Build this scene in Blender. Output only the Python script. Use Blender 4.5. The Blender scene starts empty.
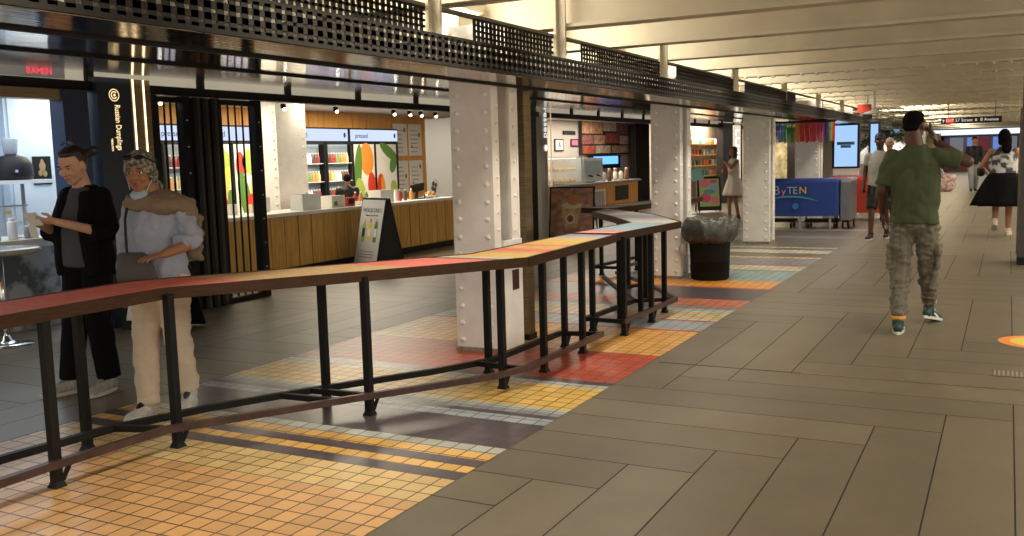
import bpy, bmesh, math, random
from math import sin, cos, pi, radians
from mathutils import Vector, Matrix, noise
random.seed(7)
SC = bpy.context.scene
COL = SC.collection
V = Vector

# ------------------------------------------------------------------ camera
F, YAW, PITCH, ROLL, EYE = 946.1, -0.48344, 0.1160, 0.02703, 1.5
f_ = V((sin(YAW)*cos(PITCH), cos(YAW)*cos(PITCH), -sin(PITCH)))
r_ = V((cos(YAW), -sin(YAW), 0))
d_ = f_.cross(r_)
r2 = cos(ROLL)*r_ + sin(ROLL)*d_
d2 = -sin(ROLL)*r_ + cos(ROLL)*d_
cam = bpy.data.cameras.new('camera')
cam.sensor_width = 36; cam.lens = F*36/1024; cam.clip_end = 300; cam.clip_start = .05
co = bpy.data.objects.new('camera', cam); COL.objects.link(co)
m = Matrix((( r2.x, -d2.x, -f_.x, 0), (r2.y, -d2.y, -f_.y, 0), (r2.z, -d2.z, -f_.z, EYE), (0, 0, 0, 1)))
co.matrix_world = m
SC.camera = co
# ------------------------------------------------------------------ world, exposure
w = bpy.data.worlds.new('world'); SC.world = w; w.use_nodes = True
w.node_tree.nodes['Background'].inputs[0].default_value = (1.0, .88, .74, 1)
w.node_tree.nodes['Background'].inputs[1].default_value = .85
SC.view_settings.view_transform = 'Standard'; SC.view_settings.look = 'None'
SC.view_settings.gamma = 1; SC.view_settings.use_curve_mapping = False
SC.view_settings.exposure = 0.17
TUBE_E, SHOP_E = 26.0, 6.0
def area(loc, sx, sy, power, color, aim=(0, 0, -1), spread=pi):
    L = bpy.data.lights.new('lamp', 'AREA'); L.shape = 'RECTANGLE'; L.size = sx; L.size_y = sy
    L.energy = power; L.color = color; L.spread = spread
    o = bpy.data.objects.new('lamp', L); COL.objects.link(o); o.location = loc
    o.rotation_euler = V(aim).to_track_quat('-Z', 'Y').to_euler()
WARM = (1.0, .90, .74)
# glow of the left tube row (fixtures built below), among added lamp rows
for i in range(-2, 30):
    area((1.9, 1.63+1.535*i, 2.74), .5, 1.0, 29 if i < 8 else 40, WARM)  # added row to brighten floor and beams, no fixture built here
for i in range(16):
    area((-3.65, 1.63+1.535*i, 2.70), 1.0, .25, 11, WARM, aim=(.80, .50, .12))
    area((3.65, 1.63+1.535*i, 2.70), 1.0, .25, 11, WARM, aim=(-.80, .50, .12))  # added counterpart on the right, for the unseen row
for i in range(8):
    area((-2.6, 27+4.6*i, 2.70), 2.0, .2, 60, WARM, aim=(.7, .6, 0))  # added lamps to brighten the far beams, without fixtures
for i in range(10):
    area((-2.75, 1.3+3.07*i, 2.47), .1, 2.2, 22, WARM, spread=2.4)  # added downward row to brighten tabletops and mosaic, without fixtures
for i in range(8):
    area((-4.1, .9+3.07*i, 2.70), 1.0, .3, 12, WARM, aim=(-1, .3, .05))
# shop interiors
area((-9.0, 5.0, 2.42), 2.2, 5.0, 78, (.80, .90, 1.0))
area((-10.0, 9.0, 2.44), 1.6, 3.0, 90, (1, .86, .62))
area((-9.9, 13.2, 2.44), 1.6, 4.0, 190, (1, .88, .68))
area((-9.4, 21.5, 2.44), 1.4, 7.0, 190, (1, .86, .70))
area((-8.3, 28.0, 2.44), 1.0, 4.0, 160, (1, .88, .7))
area((-6.0, 36.0, 2.30), 3, 8.0, 300, (1, .9, .75))
area((-1.5, 62.0, 2.44), 5, 12.0, 260, (.92, .95, 1))

# ------------------------------------------------------------------ materials
MATS = {}
def mat(name, col, rough=.5, metal=0, var=0, vs=8, bump=0, bs=60, emit=0, trans=0, alpha=1, coat=0, stretch=None, col2=None, spec=None):
    if name in MATS: return MATS[name]
    M = bpy.data.materials.new(name); M.use_nodes = True
    nt = M.node_tree; N = nt.nodes; L = nt.links
    b = N['Principled BSDF']
    c = (*col, 1)
    b.inputs['Base Color'].default_value = c
    b.inputs['Roughness'].default_value = rough
    b.inputs['Metallic'].default_value = metal
    if coat: b.inputs['Coat Weight'].default_value = coat
    if spec is not None: b.inputs['Specular IOR Level'].default_value = spec
    if trans: b.inputs['Transmission Weight'].default_value = trans
    if alpha < 1: b.inputs['Alpha'].default_value = alpha
    if emit:
        b.inputs['Emission Color'].default_value = c; b.inputs['Emission Strength'].default_value = emit
    tc = N.new('ShaderNodeTexCoord'); mp = N.new('ShaderNodeMapping'); L.new(tc.outputs['Object'], mp.inputs[0])
    if stretch: mp.inputs['Scale'].default_value = stretch
    if var or col2:
        n = N.new('ShaderNodeTexNoise'); n.inputs['Scale'].default_value = vs; n.inputs['Detail'].default_value = 4
        L.new(mp.outputs[0], n.inputs[0])
        r = N.new('ShaderNodeValToRGB'); L.new(n.outputs[0], r.inputs[0]); L.new(r.outputs[0], b.inputs['Base Color'])
        if col2:
            r.color_ramp.elements[0].position = .45; r.color_ramp.elements[1].position = .55
            r.color_ramp.elements[0].color = c; r.color_ramp.elements[1].color = (*col2, 1)
        else:
            r.color_ramp.elements[0].position = .3; r.color_ramp.elements[1].position = .7
            r.color_ramp.elements[0].color = (*[x*(1-var) for x in col], 1)
            r.color_ramp.elements[1].color = (*[min(1, x*(1+var)) for x in col], 1)
    if bump:
        n = N.new('ShaderNodeTexNoise'); n.inputs['Scale'].default_value = bs; n.inputs['Detail'].default_value = 3
        L.new(mp.outputs[0], n.inputs[0])
        B = N.new('ShaderNodeBump'); B.inputs['Strength'].default_value = bump; B.inputs['Distance'].default_value = .01
        L.new(n.outputs[0], B.inputs['Height']); L.new(B.outputs[0], b.inputs['Normal'])
    MATS[name] = M; return M
def emis(name, col, s):
    if name in MATS: return MATS[name]
    M = bpy.data.materials.new(name); M.use_nodes = True; nt = M.node_tree
    nt.nodes.remove(nt.nodes['Principled BSDF']); e = nt.nodes.new('ShaderNodeEmission')
    e.inputs[0].default_value = (*col, 1); e.inputs[1].default_value = s
    nt.links.new(e.outputs[0], nt.nodes['Material Output'].inputs[0]); MATS[name] = M; return M
def tile_mat(name, col, rough=.35, var=.16, size=(.1015, .105)):
    """square quarry tile with dark grout and a small tone change from tile to tile"""
    if name in MATS: return MATS[name]
    M = bpy.data.materials.new(name); M.use_nodes = True; nt = M.node_tree; N = nt.nodes; L = nt.links
    b = N['Principled BSDF']; b.inputs['Roughness'].default_value = rough
    tc = N.new('ShaderNodeTexCoord'); mp = N.new('ShaderNodeMapping'); L.new(tc.outputs['Object'], mp.inputs[0])
    mp.inputs['Scale'].default_value = (1/size[0], 1/size[1], 1)
    fl = N.new('ShaderNodeVectorMath'); fl.operation = 'FLOOR'; L.new(mp.outputs[0], fl.inputs[0])
    wn = N.new('ShaderNodeTexWhiteNoise'); L.new(fl.outputs[0], wn.inputs[0])
    nz = N.new('ShaderNodeTexNoise'); nz.inputs['Scale'].default_value = 1.3; L.new(mp.outputs[0], nz.inputs[0])
    ad = N.new('ShaderNodeMath'); ad.operation = 'MULTIPLY_ADD'; L.new(nz.outputs[0], ad.inputs[0]); ad.inputs[1].default_value = .5; L.new(wn.outputs[0], ad.inputs[2])
    r = N.new('ShaderNodeValToRGB'); L.new(ad.outputs[0], r.inputs[0])
    r.color_ramp.elements[0].color = (*[x*(1-var) for x in col], 1); r.color_ramp.elements[1].color = (*[min(1, x*(1+var)) for x in col], 1)
    r.color_ramp.elements[1].position = 1.0
    fr = N.new('ShaderNodeVectorMath'); fr.operation = 'FRACTION'; L.new(mp.outputs[0], fr.inputs[0])
    sp = N.new('ShaderNodeSeparateXYZ'); L.new(fr.outputs[0], sp.inputs[0])
    def edge(o):
        s = N.new('ShaderNodeMath'); s.operation = 'SUBTRACT'; L.new(o, s.inputs[0]); s.inputs[1].default_value = .5
        a = N.new('ShaderNodeMath'); a.operation = 'ABSOLUTE'; L.new(s.outputs[0], a.inputs[0])
        g = N.new('ShaderNodeMath'); g.operation = 'GREATER_THAN'; L.new(a.outputs[0], g.inputs[0]); g.inputs[1].default_value = .458
        return g.outputs[0]
    mx = N.new('ShaderNodeMath'); mx.operation = 'MAXIMUM'; L.new(edge(sp.outputs[0]), mx.inputs[0]); L.new(edge(sp.outputs[1]), mx.inputs[1])
    m2 = N.new('ShaderNodeMix'); m2.data_type = 'RGBA'; L.new(mx.outputs[0], m2.inputs[0]); L.new(r.outputs[0], m2.inputs[6])
    m2.inputs[7].default_value = (.07, .05, .035, 1)
    L.new(m2.outputs[2], b.inputs['Base Color'])
    B = N.new('ShaderNodeBump'); B.inputs['Strength'].default_value = .35; B.inputs['Distance'].default_value = .004; B.invert = True
    L.new(mx.outputs[0], B.inputs['Height']); L.new(B.outputs[0], b.inputs['Normal'])
    MATS[name] = M; return M

K = dict(
 white_paint=mat('white_paint', (.86, .84, .80), .38, var=.07, vs=5, bump=.15, bs=40),
 beam_paint=mat('beam_paint', (.70, .64, .49), .55, var=.08, vs=3),
 slab=mat('slab_paint', (.50, .43, .30), .7, var=.15, vs=2),
 black_metal=mat('black_metal', (.006, .0056, .0056), .5, spec=.25, bump=.1, bs=90),
 rail_metal=mat('rail_metal', (.050, .022, .018), .42, var=.4, vs=9),
 tray=mat('tray_metal', (.018, .015, .012), .7, spec=.3),
 bronze=mat('bronze_mirror', (.52, .46, .39), .09, 1, bump=.09, bs=5, stretch=(8, .6, 8), var=.25, vs=4),
 bronze2=mat('bronze_panel', (.30, .235, .145), .30, 1, bump=.1, bs=6, stretch=(.5, .5, 30), var=.3, vs=8),
 silver=mat('silver_panel', (.40, .38, .33), .45, .4, bump=.05, bs=6, stretch=(6, 6, .5)),
 chrome=mat('chrome', (.7, .7, .7), .15, 1),
 wood_edge=mat('wood_edge', (.050, .024, .012), .6, spec=.2, var=.3, vs=12, stretch=(1, 1, 12)),
 oak=mat('oak_panel', (.60, .34, .08), .45, var=.22, vs=3, stretch=(9, 9, .8), bump=.05, bs=20),
 orange_wood=mat('orange_wood', (.66, .31, .06), .45, var=.15, vs=3, stretch=(5, 5, .8)),
 white=mat('white_gloss', (.75, .74, .72), .3), wallw=mat('shop_wall', (.72, .68, .6), .6),
 cool=mat('cool_panel', (.60, .70, .82), .35), black=mat('black', (.008, .008, .009), .5, spec=.3),
 dark=mat('dark_brown', (.030, .022, .017), .45, var=.3, vs=6), navy=mat('navy_panel', (.018, .032, .062), .3),
 blueframe=mat('blue_frame', (.02, .045, .12), .25), glass=mat('glass', (.9, .95, .95), .03, alpha=.16, spec=.6),
 gold=emis('gold_led', (1, .76, .42), 2.6), letters=emis('lit_letters', (1, .72, .35), 1.3), litw=emis('lit_white_letters', (1, .95, .85), .9),
 fridge_sign=emis('fridge_sign_light', (.62, .72, 1.0), 1.0), tube=emis('tube_light', (1, .90, .70), TUBE_E), panel_light=emis('panel_light', (1, .92, .78), 3),
 spot=emis('spot_light', (1, .9, .7), 9), marble=mat('marble', (.42, .41, .36), .2, vs=3.2, col2=(.11, .115, .10), bump=0),
 grey=mat('grey_metal', (.25, .25, .25), .45), red=mat('red', (.55, .05, .03), .5), paper=mat('paper', (.78, .76, .70), .6),
 green=mat('green', (.10, .22, .04), .5), lime=mat('lime', (.38, .50, .08), .5), orange=mat('orange', (.80, .28, .04), .5),
 yellow=mat('yellow', (.80, .58, .10), .5), teal=mat('teal', (.10, .42, .40), .5), pink=mat('pink', (.80, .22, .35), .5),
 brown=mat('brown', (.20, .09, .04), .5), cream=mat('cream', (.70, .60, .42), .5), purple=mat('purple', (.16, .05, .30), .5),
 blue=mat('blue', (.02, .10, .50), .5), ltblue=mat('light_blue', (.35, .50, .62), .5),
)
# ------------------------------------------------------------------ mesh builder
class MB:
    def __init__(s): s.v = []; s.f = []; s.m = []; s.sm = []
    def add(s, vs, fs, mi=0, smooth=False):
        o = len(s.v); s.v += [V(p) for p in vs]
        for f in fs: s.f.append([i+o for i in f]); s.m.append(mi); s.sm.append(smooth)
        return s
    def box(s, x0, x1, y0, y1, z0, z1, mi=0):
        vs = [(x, y, z) for z in (z0, z1) for y in (y0, y1) for x in (x0, x1)]
        return s.add(vs, [(0, 2, 3, 1), (4, 5, 7, 6), (0, 1, 5, 4), (2, 6, 7, 3), (0, 4, 6, 2), (1, 3, 7, 5)], mi)
    def bar(s, p, q, w, h, mi=0, up=(0, 0, 1)):
        p, q = V(p), V(q); d = (q-p).normalized(); u = V(up)
        if abs(d.dot(u)) > .95: u = V((0, 1, 0))
        a = d.cross(u).normalized(); b = a.cross(d)
        vs = [c+a*i*w/2+b*j*h/2 for c in (p, q) for j in (-1, 1) for i in (-1, 1)]
        return s.add(vs, [(0, 1, 3, 2), (4, 6, 7, 5), (0, 4, 5, 1), (2, 3, 7, 6), (0, 2, 6, 4), (1, 5, 7, 3)], mi)
    def tube(s, p, q, r0, r1=None, n=12, mi=0, smooth=True, cap=True):
        r1 = r0 if r1 is None else r1; p, q = V(p), V(q); d = (q-p).normalized()
        u = V((0, 0, 1)) if abs(d.z) < .95 else V((0, 1, 0)); a = d.cross(u).normalized(); b = d.cross(a)
        vs = [c+(a*cos(2*pi*i/n)+b*sin(2*pi*i/n))*r for c, r in ((p, r0), (q, r1)) for i in range(n)]
        s.add(vs, [(i, (i+1) % n, n+(i+1) % n, n+i) for i in range(n)], mi, smooth)
        if cap:
            o = len(s.v)-2*n
            s.f.append([o+i for i in range(n)][::-1]); s.f.append([o+n+i for i in range(n)]); s.m += [mi, mi]; s.sm += [False, False]
        return s
    def ell(s, c, r, n=14, k=9, mi=0, M=None, smooth=True):
        c = V(c); vs = [];
        r = V(r) if not isinstance(r, (int, float)) else V((r, r, r))
        M = M or Matrix.Identity(3)
        vs.append(c+M@V((0, 0, -r.z)))
        for j in range(1, k):
            t = -pi/2+pi*j/k
            for i in range(n):
                p = 2*pi*i/n; vs.append(c+M@V((r.x*cos(t)*cos(p), r.y*cos(t)*sin(p), r.z*sin(t))))
        vs.append(c+M@V((0, 0, r.z)))
        fs = [(0, 1+(i+1) % n, 1+i) for i in range(n)]
        for j in range(k-2):
            for i in range(n):
                a = 1+j*n+i; b = 1+j*n+(i+1) % n; fs.append((a, b, b+n, a+n))
        t = len(vs)-1; o = 1+(k-2)*n
        fs += [(o+i, o+(i+1) % n, t) for i in range(n)]
        return s.add(vs, fs, mi, smooth)
    def lathe(s, c, prof, n=24, mi=0, smooth=True, sx=1, sy=1):
        c = V(c); vs = [c+V((r*sx*cos(2*pi*i/n), r*sy*sin(2*pi*i/n), z)) for r, z in prof for i in range(n)]
        k = len(prof); fs = [(j*n+i, j*n+(i+1) % n, (j+1)*n+(i+1) % n, (j+1)*n+i) for j in range(k-1) for i in range(n)]
        fs += [tuple(range(n))[::-1], tuple((k-1)*n+i for i in range(n))]
        return s.add(vs, fs, mi, smooth)
    def prism(s, pts, z0, z1, mi=0):
        n = len(pts); vs = [(x, y, z0) for x, y in pts]+[(x, y, z1) for x, y in pts]
        ar = sum(pts[i][0]*pts[(i+1) % n][1]-pts[(i+1) % n][0]*pts[i][1] for i in range(n))
        fs = [tuple(range(n))[::-1], tuple(range(n, 2*n))]+[(i, (i+1) % n, n+(i+1) % n, n+i) for i in range(n)]
        if ar < 0: fs = [f[::-1] for f in fs]
        return s.add(vs, fs, mi)
    def loft(s, rings, n=20, mi=0, smooth=True):
        """rings: (center, rx, ry[, M]) closed"""
        vs = []
        for R in rings:
            c = V(R[0]); M = R[3] if len(R) > 3 else Matrix.Identity(3)
            vs += [c+M@V((R[1]*cos(2*pi*i/n), R[2]*sin(2*pi*i/n), 0)) for i in range(n)]
        k = len(rings); fs = [(j*n+i, j*n+(i+1) % n, (j+1)*n+(i+1) % n, (j+1)*n+i) for j in range(k-1) for i in range(n)]
        fs += [tuple(range(n))[::-1], tuple((k-1)*n+i for i in range(n))]
        return s.add(vs, fs, mi, smooth)
    def chain(s, pts, rs, n=14):
        for i in range(len(pts)-1):
            s.tube(pts[i], pts[i+1], rs[i], rs[i+1], n)
        for p, r in zip(pts, rs): s.ell(p, r, n, 8)
        return s
    def build(s, name, ms, parent=None, world=False, **tags):
        me = bpy.data.meshes.new(name)
        ms = ms if isinstance(ms, (list, tuple)) else [ms]
        vs = s.v
        if world and parent is not None:
            I = RM[parent.name].inverted(); vs = [I@v for v in vs]
        org = None
        if parent is None:
            xs = [v.x for v in vs]; ys = [v.y for v in vs]; zs = [v.z for v in vs]
            org = V(((min(xs)+max(xs))/2, (min(ys)+max(ys))/2, min(zs))); 
            if tags.pop('origin0', None): org = V((0, 0, 0))
            vs = [v-org for v in vs]
        tags.pop('origin0', None)
        me.from_pydata([tuple(v) for v in vs], [], s.f)
        for mm in ms: me.materials.append(mm)
        me.polygons.foreach_set('material_index', s.m); me.polygons.foreach_set('use_smooth', s.sm)
        me.update()
        o = bpy.data.objects.new(name, me); COL.objects.link(o)
        if parent is not None: o.parent = parent; RM[o.name] = RM[parent.name]
        else: o.location = org; RM[o.name] = Matrix.Translation(org)
        for k, v in tags.items(): o[k] = v
        return o
RM = {}
def T(name, label, cat, loc=(0, 0, 0), rz=0, group=None):
    o = bpy.data.objects.new(name, None); COL.objects.link(o); o.empty_display_size = .1
    o.location = loc; o.rotation_euler = (0, 0, rz); o['label'] = label; o['category'] = cat
    if group: o['group'] = group
    RM[o.name] = Matrix.Translation(V(loc))@Matrix.Rotation(rz, 4, 'Z')
    return o
def dup(root, loc, rz=None, label=None, group=None):
    r = root.copy(); COL.objects.link(r); r.location = loc
    if rz is not None: r.rotation_euler = (0, 0, rz)
    if label: r['label'] = label
    if group: r['group'] = group
    for ch in root.children:
        c = ch.copy(); COL.objects.link(c); c.parent = r
        for g in ch.children:
            d = g.copy(); COL.objects.link(d); d.parent = c
    return r
def lettering(s, size, M, m_, parent, world=True, name='lettering', ext=.002, align='CENTER', xs=1.0):
    """text as mesh; M maps text plane (x right, y up) into place"""
    cu = bpy.data.curves.new('t', 'FONT'); cu.body = s; cu.size = size; cu.extrude = ext; cu.align_x = align; cu.align_y = 'CENTER'
    to = bpy.data.objects.new('t', cu); COL.objects.link(to)
    dg = bpy.context.evaluated_depsgraph_get(); me = bpy.data.meshes.new_from_object(to.evaluated_get(dg))
    bpy.data.objects.remove(to)
    mb = MB(); I = RM[parent.name].inverted() if world else Matrix.Identity(4)
    vs = [I@(M@V((v.co.x*xs, v.co.y, v.co.z))) for v in me.vertices]
    mb.add(vs, [list(p.vertices) for p in me.polygons])
    return mb.build(name, m_, parent)
def frame(o, x, y):
    """matrix: text x axis along x, y axis along y, origin o"""
    x, y = V(x).normalized(), V(y).normalized(); z = x.cross(y)
    return Matrix(((x.x, y.x, z.x, o[0]), (x.y, y.y, z.y, o[1]), (x.z, y.z, z.z, o[2]), (0, 0, 0, 1)))
def clipY(poly, y0, y1):
    def cl(p, f):
        out = []
        for i in range(len(p)):
            a, b = p[i], p[(i+1) % len(p)]; fa, fb = f(a), f(b)
            if fa >= 0: out.append(a)
            if (fa >= 0) != (fb >= 0):
                t = fa/(fa-fb); out.append((a[0]+(b[0]-a[0])*t, a[1]+(b[1]-a[1])*t))
        return out
    p = cl(poly, lambda q: q[1]-y0)
    return cl(p, lambda q: y1-q[1]) if len(p) > 2 else []

# ================================================================== SETTING
# floor: herringbone planks of large porcelain tile
def plank_mat(i, c):
    return mat('porcelain_%d' % i, c, .40, var=.10, vs=2.5, bump=.03, bs=30, spec=.5)
FP = [plank_mat(i, c) for i, c in enumerate([(.150, .127, .086), (.166, .141, .097), (.137, .115, .080)])]
fb = MB(); fb.box(-12, 7, -1, 95, -.08, -.004, 3)
WX, HY, X0, Y0 = .3335, .3735, -1.6, 4.21
g = .0035
def plank(x0, x1, y0, y1):
    x0 = max(x0, -12); x1 = min(x1, 7); y0 = max(y0, -1); y1 = min(y1, 95)
    if x1-x0 < .02 or y1-y0 < .02: return
    fb.add([(x0+g, y0+g, 0), (x1-g, y0+g, 0), (x1-g, y1-g, 0), (x0+g, y1-g, 0)], [(0, 1, 2, 3)], random.choice([0, 1, 2]))
for k in range(-32, 27):
    Tk = Y0+HY*k
    for c in range(-8, 28):
        t = Tk+12*HY*c
        if t-6*HY < 95 and t > -1: plank(X0+WX*k, X0+WX*(k+1), t-6*HY, t)
        if -1 < t+HY and t < 95: plank(X0+WX*(k-5), X0+WX*(k+1), t, t+HY)
fb.build('floor', FP+[mat('grout', (.035, .028, .02), .8)], kind='structure', origin0=1)

TL = dict(OR=(.60, .345, .14), YB=(.62, .44, .18), DP=(.085, .070, .085), YO=(.68, .40, .10), LG=(.42, .44, .38), LB=(.30, .35, .38), BG=(.20, .22, .25),
          YL=(.66, .42, .10), RD=(.45, .075, .04), OY=(.62, .33, .08), RL=(.50, .15, .08), O2=(.70, .30, .05), TE=(.22, .33, .33), CG=(.50, .48, .34), GY=(.15, .13, .10))
ST = [(1, 'OR'), (3.35, 'YB'), (3.67, 'DP'), (3.775, 'YO'), (3.87, 'DP'), (3.975, 'YO'), (4.08, 'LG'), (4.19, 'DP'), (4.65, 'LB'), (4.77, 'DP'), (4.83, 'BG'), (4.91, 'LG'),
      (4.99, 'YL'), (5.52, 'LG'), (5.62, 'DP'), (5.72, 'RD'), (6.64, 'OY'), (7.63, 'RD'), (7.70, 'LB'), (8.13, 'RD'), (8.19, 'LG'), (8.3, 'YO'), (8.4, 'LG'), (8.52, 'YO'),
      (8.62, 'LG'), (8.83, 'BG'), (8.97, 'RL'), (9.46, 'DP'), (10.27, 'RD'), (10.35, 'O2'), (10.94, 'TE'), (11.92, 'DP'), (11.99, 'CG'), (12.48, 'RD'), (12.6, 'BG'), (13.42, 'YO'),
      (13.57, 'GY'), (14.1, 'CG'), (14.55, 'GY'), (14.85, 'LG'), (15.0, 'GY'), (16.6, 'BG'), (16.9, 'GY'), (18.2, 'LB'), (18.5, 'GY')]
keys = list(TL); mo = MB(); XL, XR = -4.92, -2.26
for i, (y, k) in enumerate(ST):
    y1 = ST[i+1][0] if i+1 < len(ST) else 20
    a, b = XL, XR
    mo.add([(a, y, .002), (b, y, .002), (b, y1, .002), (a, y1, .002)], [(0, 1, 2, 3)], keys.index(k))
mo.build('floor', [tile_mat('tile_'+k, TL[k], .33 if k != 'DP' else .28) for k in keys], kind='structure', origin0=1)

# ceiling slab with cross beams; riveted flanges farther down the passage
cb = MB(); cb.box(-12, 7, -1, 95, 2.95, 3.1)
ceil = cb.build('ceiling', K['slab'], kind='structure')
SP = 1.535
for i in range(56):
    y = .86+SP*i
    b = MB(); zb = 2.5
    b.box(-12, 7, y-.01, y+.01, zb, 2.95)
    b.box(-12, 7, y-.10, y+.10, zb, zb+.03)
    b.box(-12, 7, y-.06, y+.06, 2.90, 2.95)
    if 8 <= i < 32:
        nx = 48 if i < 20 else 34
        for k in range(nx):
            x = -3.2+k*(9.0/nx)
            b.lathe((x, y-.075, zb-.03), [(.01, 0), (.028, .01), (.032, .03)], 6)
    b.build('beam', K['beam_paint'], ceil, world=True)
# far walls
MB().box(6.6, 6.8, 14, 95, 0, 2.95).build('wall_right', mat('right_wall', (.50, .43, .32), .4, var=.08), kind='structure')
MB().box(-12.2, -12, -1, 95, 0, 2.95).build('wall_left', K['wallw'], kind='structure')
MB().box(-12, 7, 84, 84.3, 0, 2.95).build('wall_back', mat('far_wall', (.10, .03, .03), .5), kind='structure')
# shop partitions and back walls
wb = MB()
wb.box(-10.8, -10.6, .5, 9.1, 0, 2.5); wb.prism([(-7.66, 6.30), (-7.66, 6.42), (-10.75, 9.2), (-10.75, 9.08)], 0, 2.46)
wb.build('wall_left', mat('cool_wall', (.50, .60, .74), .5), kind='structure')
wb = MB(); wb.box(-11.75, -11.6, 9.2, 18.4, 0, 2.6); wb.box(-12, -8.9, 18.3, 18.45, 0, 2.5)
wb.build('wall_left', K['wallw'], kind='structure')
wb = MB(); wb.box(-10.72, -10.6, 18.45, 30, 0, 2.6); wb.build('wall_left', mat('coffee_wall', (.55, .52, .48), .6), kind='structure')
wb = MB(); wb.box(-12, -8.6, 31.6, 31.7, 0, 2.5); wb.box(-8.9, -8.7, 25.4, 31.6, 0, 2.5); wb.build('wall_left', K['wallw'], kind='structure')
wb = MB(); wb.box(-12, -5.2, 44, 44.2, 0, 2.5); wb.box(-7.7, -7.5, 31, 44, 0, 2.5); wb.build('wall_left', mat('far_shop_wall', (.62, .56, .45), .5), kind='structure')
# shop ceiling under the beams
MB().box(-11.6, -7.6, .5, 31.6, 2.46, 2.49).build('ceiling', K['wallw'], kind='structure')

# mirrored soffit: three polished strips rising from the outer lip to the storefronts
def soffit_pt(s): return (-3.4-3.5*s, 2.048+.272*s) if s >= 0 else (-3.4-3.5*s, 2.048-.13*s)
for j, (a, b) in enumerate(((-.099, -.004), (.006, .350), (.364, 1.0))):
    s0, s1 = soffit_pt(a), soffit_pt(b); sb = MB()
    Y = 0.0
    while Y < 46:
        y1 = min(Y+3.05, 46)
        sb.add([(s0[0], Y+.004, s0[1]), (s1[0], Y+.004, s1[1]), (s1[0], y1-.004, s1[1]), (s0[0], y1-.004, s0[1]),
                (s0[0], Y+.004, s0[1]+.02), (s1[0], Y+.004, s1[1]+.02), (s1[0], y1-.004, s1[1]+.02), (s0[0], y1-.004, s0[1]+.02)],
               [(0, 3, 2, 1), (4, 5, 6, 7), (0, 1, 5, 4), (2, 3, 7, 6), (0, 4, 7, 3), (1, 2, 6, 5)])
        Y += 3.05
    sb.build('trim_%d' % (j+1), K['bronze'], kind='structure')
MB().box(-3.056, -3.04, 0, 46, 2.066, 2.078).build('trim_4', K['tray'], kind='structure')     # outer lip
g1 = MB(); g1.box(-3.412, -3.388, 0, 46, 2.036, 2.050); g1.box(-4.668, -4.638, 0, 46, 2.128, 2.146)
g1.build('trim_8', K['black'], kind='structure')     # black grooves between the polished strips
bk = MB()
bk.add([(-3.08, 0, 2.092), (-3.42, 0, 2.10), (-6.95, 0, 2.35), (-6.95, 46, 2.35), (-3.42, 46, 2.10), (-3.08, 46, 2.092)], [(0, 1, 4, 5), (1, 2, 3, 4)])
bk.build('trim_5', K['black'], kind='structure')
# header bar, transom panels
MB().box(-7.62, -7.48, .5, 44, 2.215, 2.30).build('trim_6', K['black_metal'], kind='structure')
tp = MB(); 
y = .6
while y < 44:
    if not (5.9 < y+.7 < 6.7): tp.box(-7.60, -7.57, y+.04, y+1.33, 2.30, 2.46, 0)
    tp.box(-7.62, -7.53, y-.04, y+.04, 2.30, 2.46, 1); y += 1.37
tp.build('trim_7', [mat('transom_cream_glow', (.78, .73, .60), .45, emit=.22), K['black_metal']], kind='structure')  # shop light through the frosted panels put in as emission

# ================================================================== COLUMNS
def rivet(mb, p, n, r=.013, mi=0):
    p, n = V(p), V(n); u = V((0, 0, 1)) if abs(n.z) < .9 else V((1, 0, 0)); a = n.cross(u).normalized(); b = n.cross(a)
    vs = [p+(a*cos(t)+b*sin(t))*rr+n*h for rr, h in ((r, 0), (r*.8, r*.75)) for t in [2*pi*i/7 for i in range(7)]]+[p+n*r*1.1]
    fs = [(i, (i+1) % 7, 7+(i+1) % 7, 7+i) for i in range(7)]+[(7+i, 7+(i+1) % 7, 14) for i in range(7)]
    mb.add(vs, fs, mi, True)
def column(name_label, x, y, zt=2.5, base=False, w=.36, d=.43, sp=.135, group='white riveted steel columns along the passage'):
    """x, y = front left corner"""
    root = T('riveted_column', name_label, 'column', (x+w/2, y+d/2, 0), 0, group)
    f = MB(); f.box(x, x+w, y, y+.028, 0, zt)
    f.box(x+.004, x+.028, y+.028, y+.115, 0, zt); f.box(x+w-.028, x+w-.004, y+.028, y+.115, 0, zt)
    k = .09
    while k < zt:
        for rx in (.055, w-.055): rivet(f, (x+rx, y, k), (0, -1, 0), .022)
        rivet(f, (x+w-.004, y+.075, k+.05), (1, 0, 0), .014); k += sp
    f.build('front_flange', K['white_paint'], root, world=True)
    c = MB(); c.box(x+w/2-.012, x+w/2+.012, y+.028, y+d-.028, 0, zt)
    c.build('web', K['white_paint'], root, world=True)
    b = MB(); b.box(x, x+w, y+d-.028, y+d, 0, zt)
    b.box(x+.004, x+.028, y+d-.13, y+d-.028, 0, zt); b.box(x+w-.028, x+w-.004, y+d-.13, y+d-.028, 0, zt)
    k = .12
    while k < zt: rivet(b, (x+w-.004, y+d-.075, k), (1, 0, 0), .017); k += sp
    b.build('back_flange', K['white_paint'], root, world=True)
    if base:
        q = MB(); q.box(x+w-.02, x+w+.012, y+.13, y+d+.0, 0, .86); q.box(x+w+.012, x+w+.016, y+.25, y+.36, .46, .62, 1)
        q.build('access_panel', [K['white_paint'], K['rail_metal']], root, world=True)
    s = MB(); s.box(x-.008, x+w+.008, y-.008, y+d+.008, .002, .035)
    s.build('base_plate', mat('worn_plate', (.30, .25, .18), .7, var=.4, vs=20), root, world=True)
    return root
column('tall white riveted steel column nearest the camera, tabletop passing in front of it', -3.815, 6.31, base=True)
column('white riveted column beside the black trash can, with its bag against it', -3.80, 10.9)
column('wide white riveted column just left of the blue draped table', -3.83, 15.5, w=.42)
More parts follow.
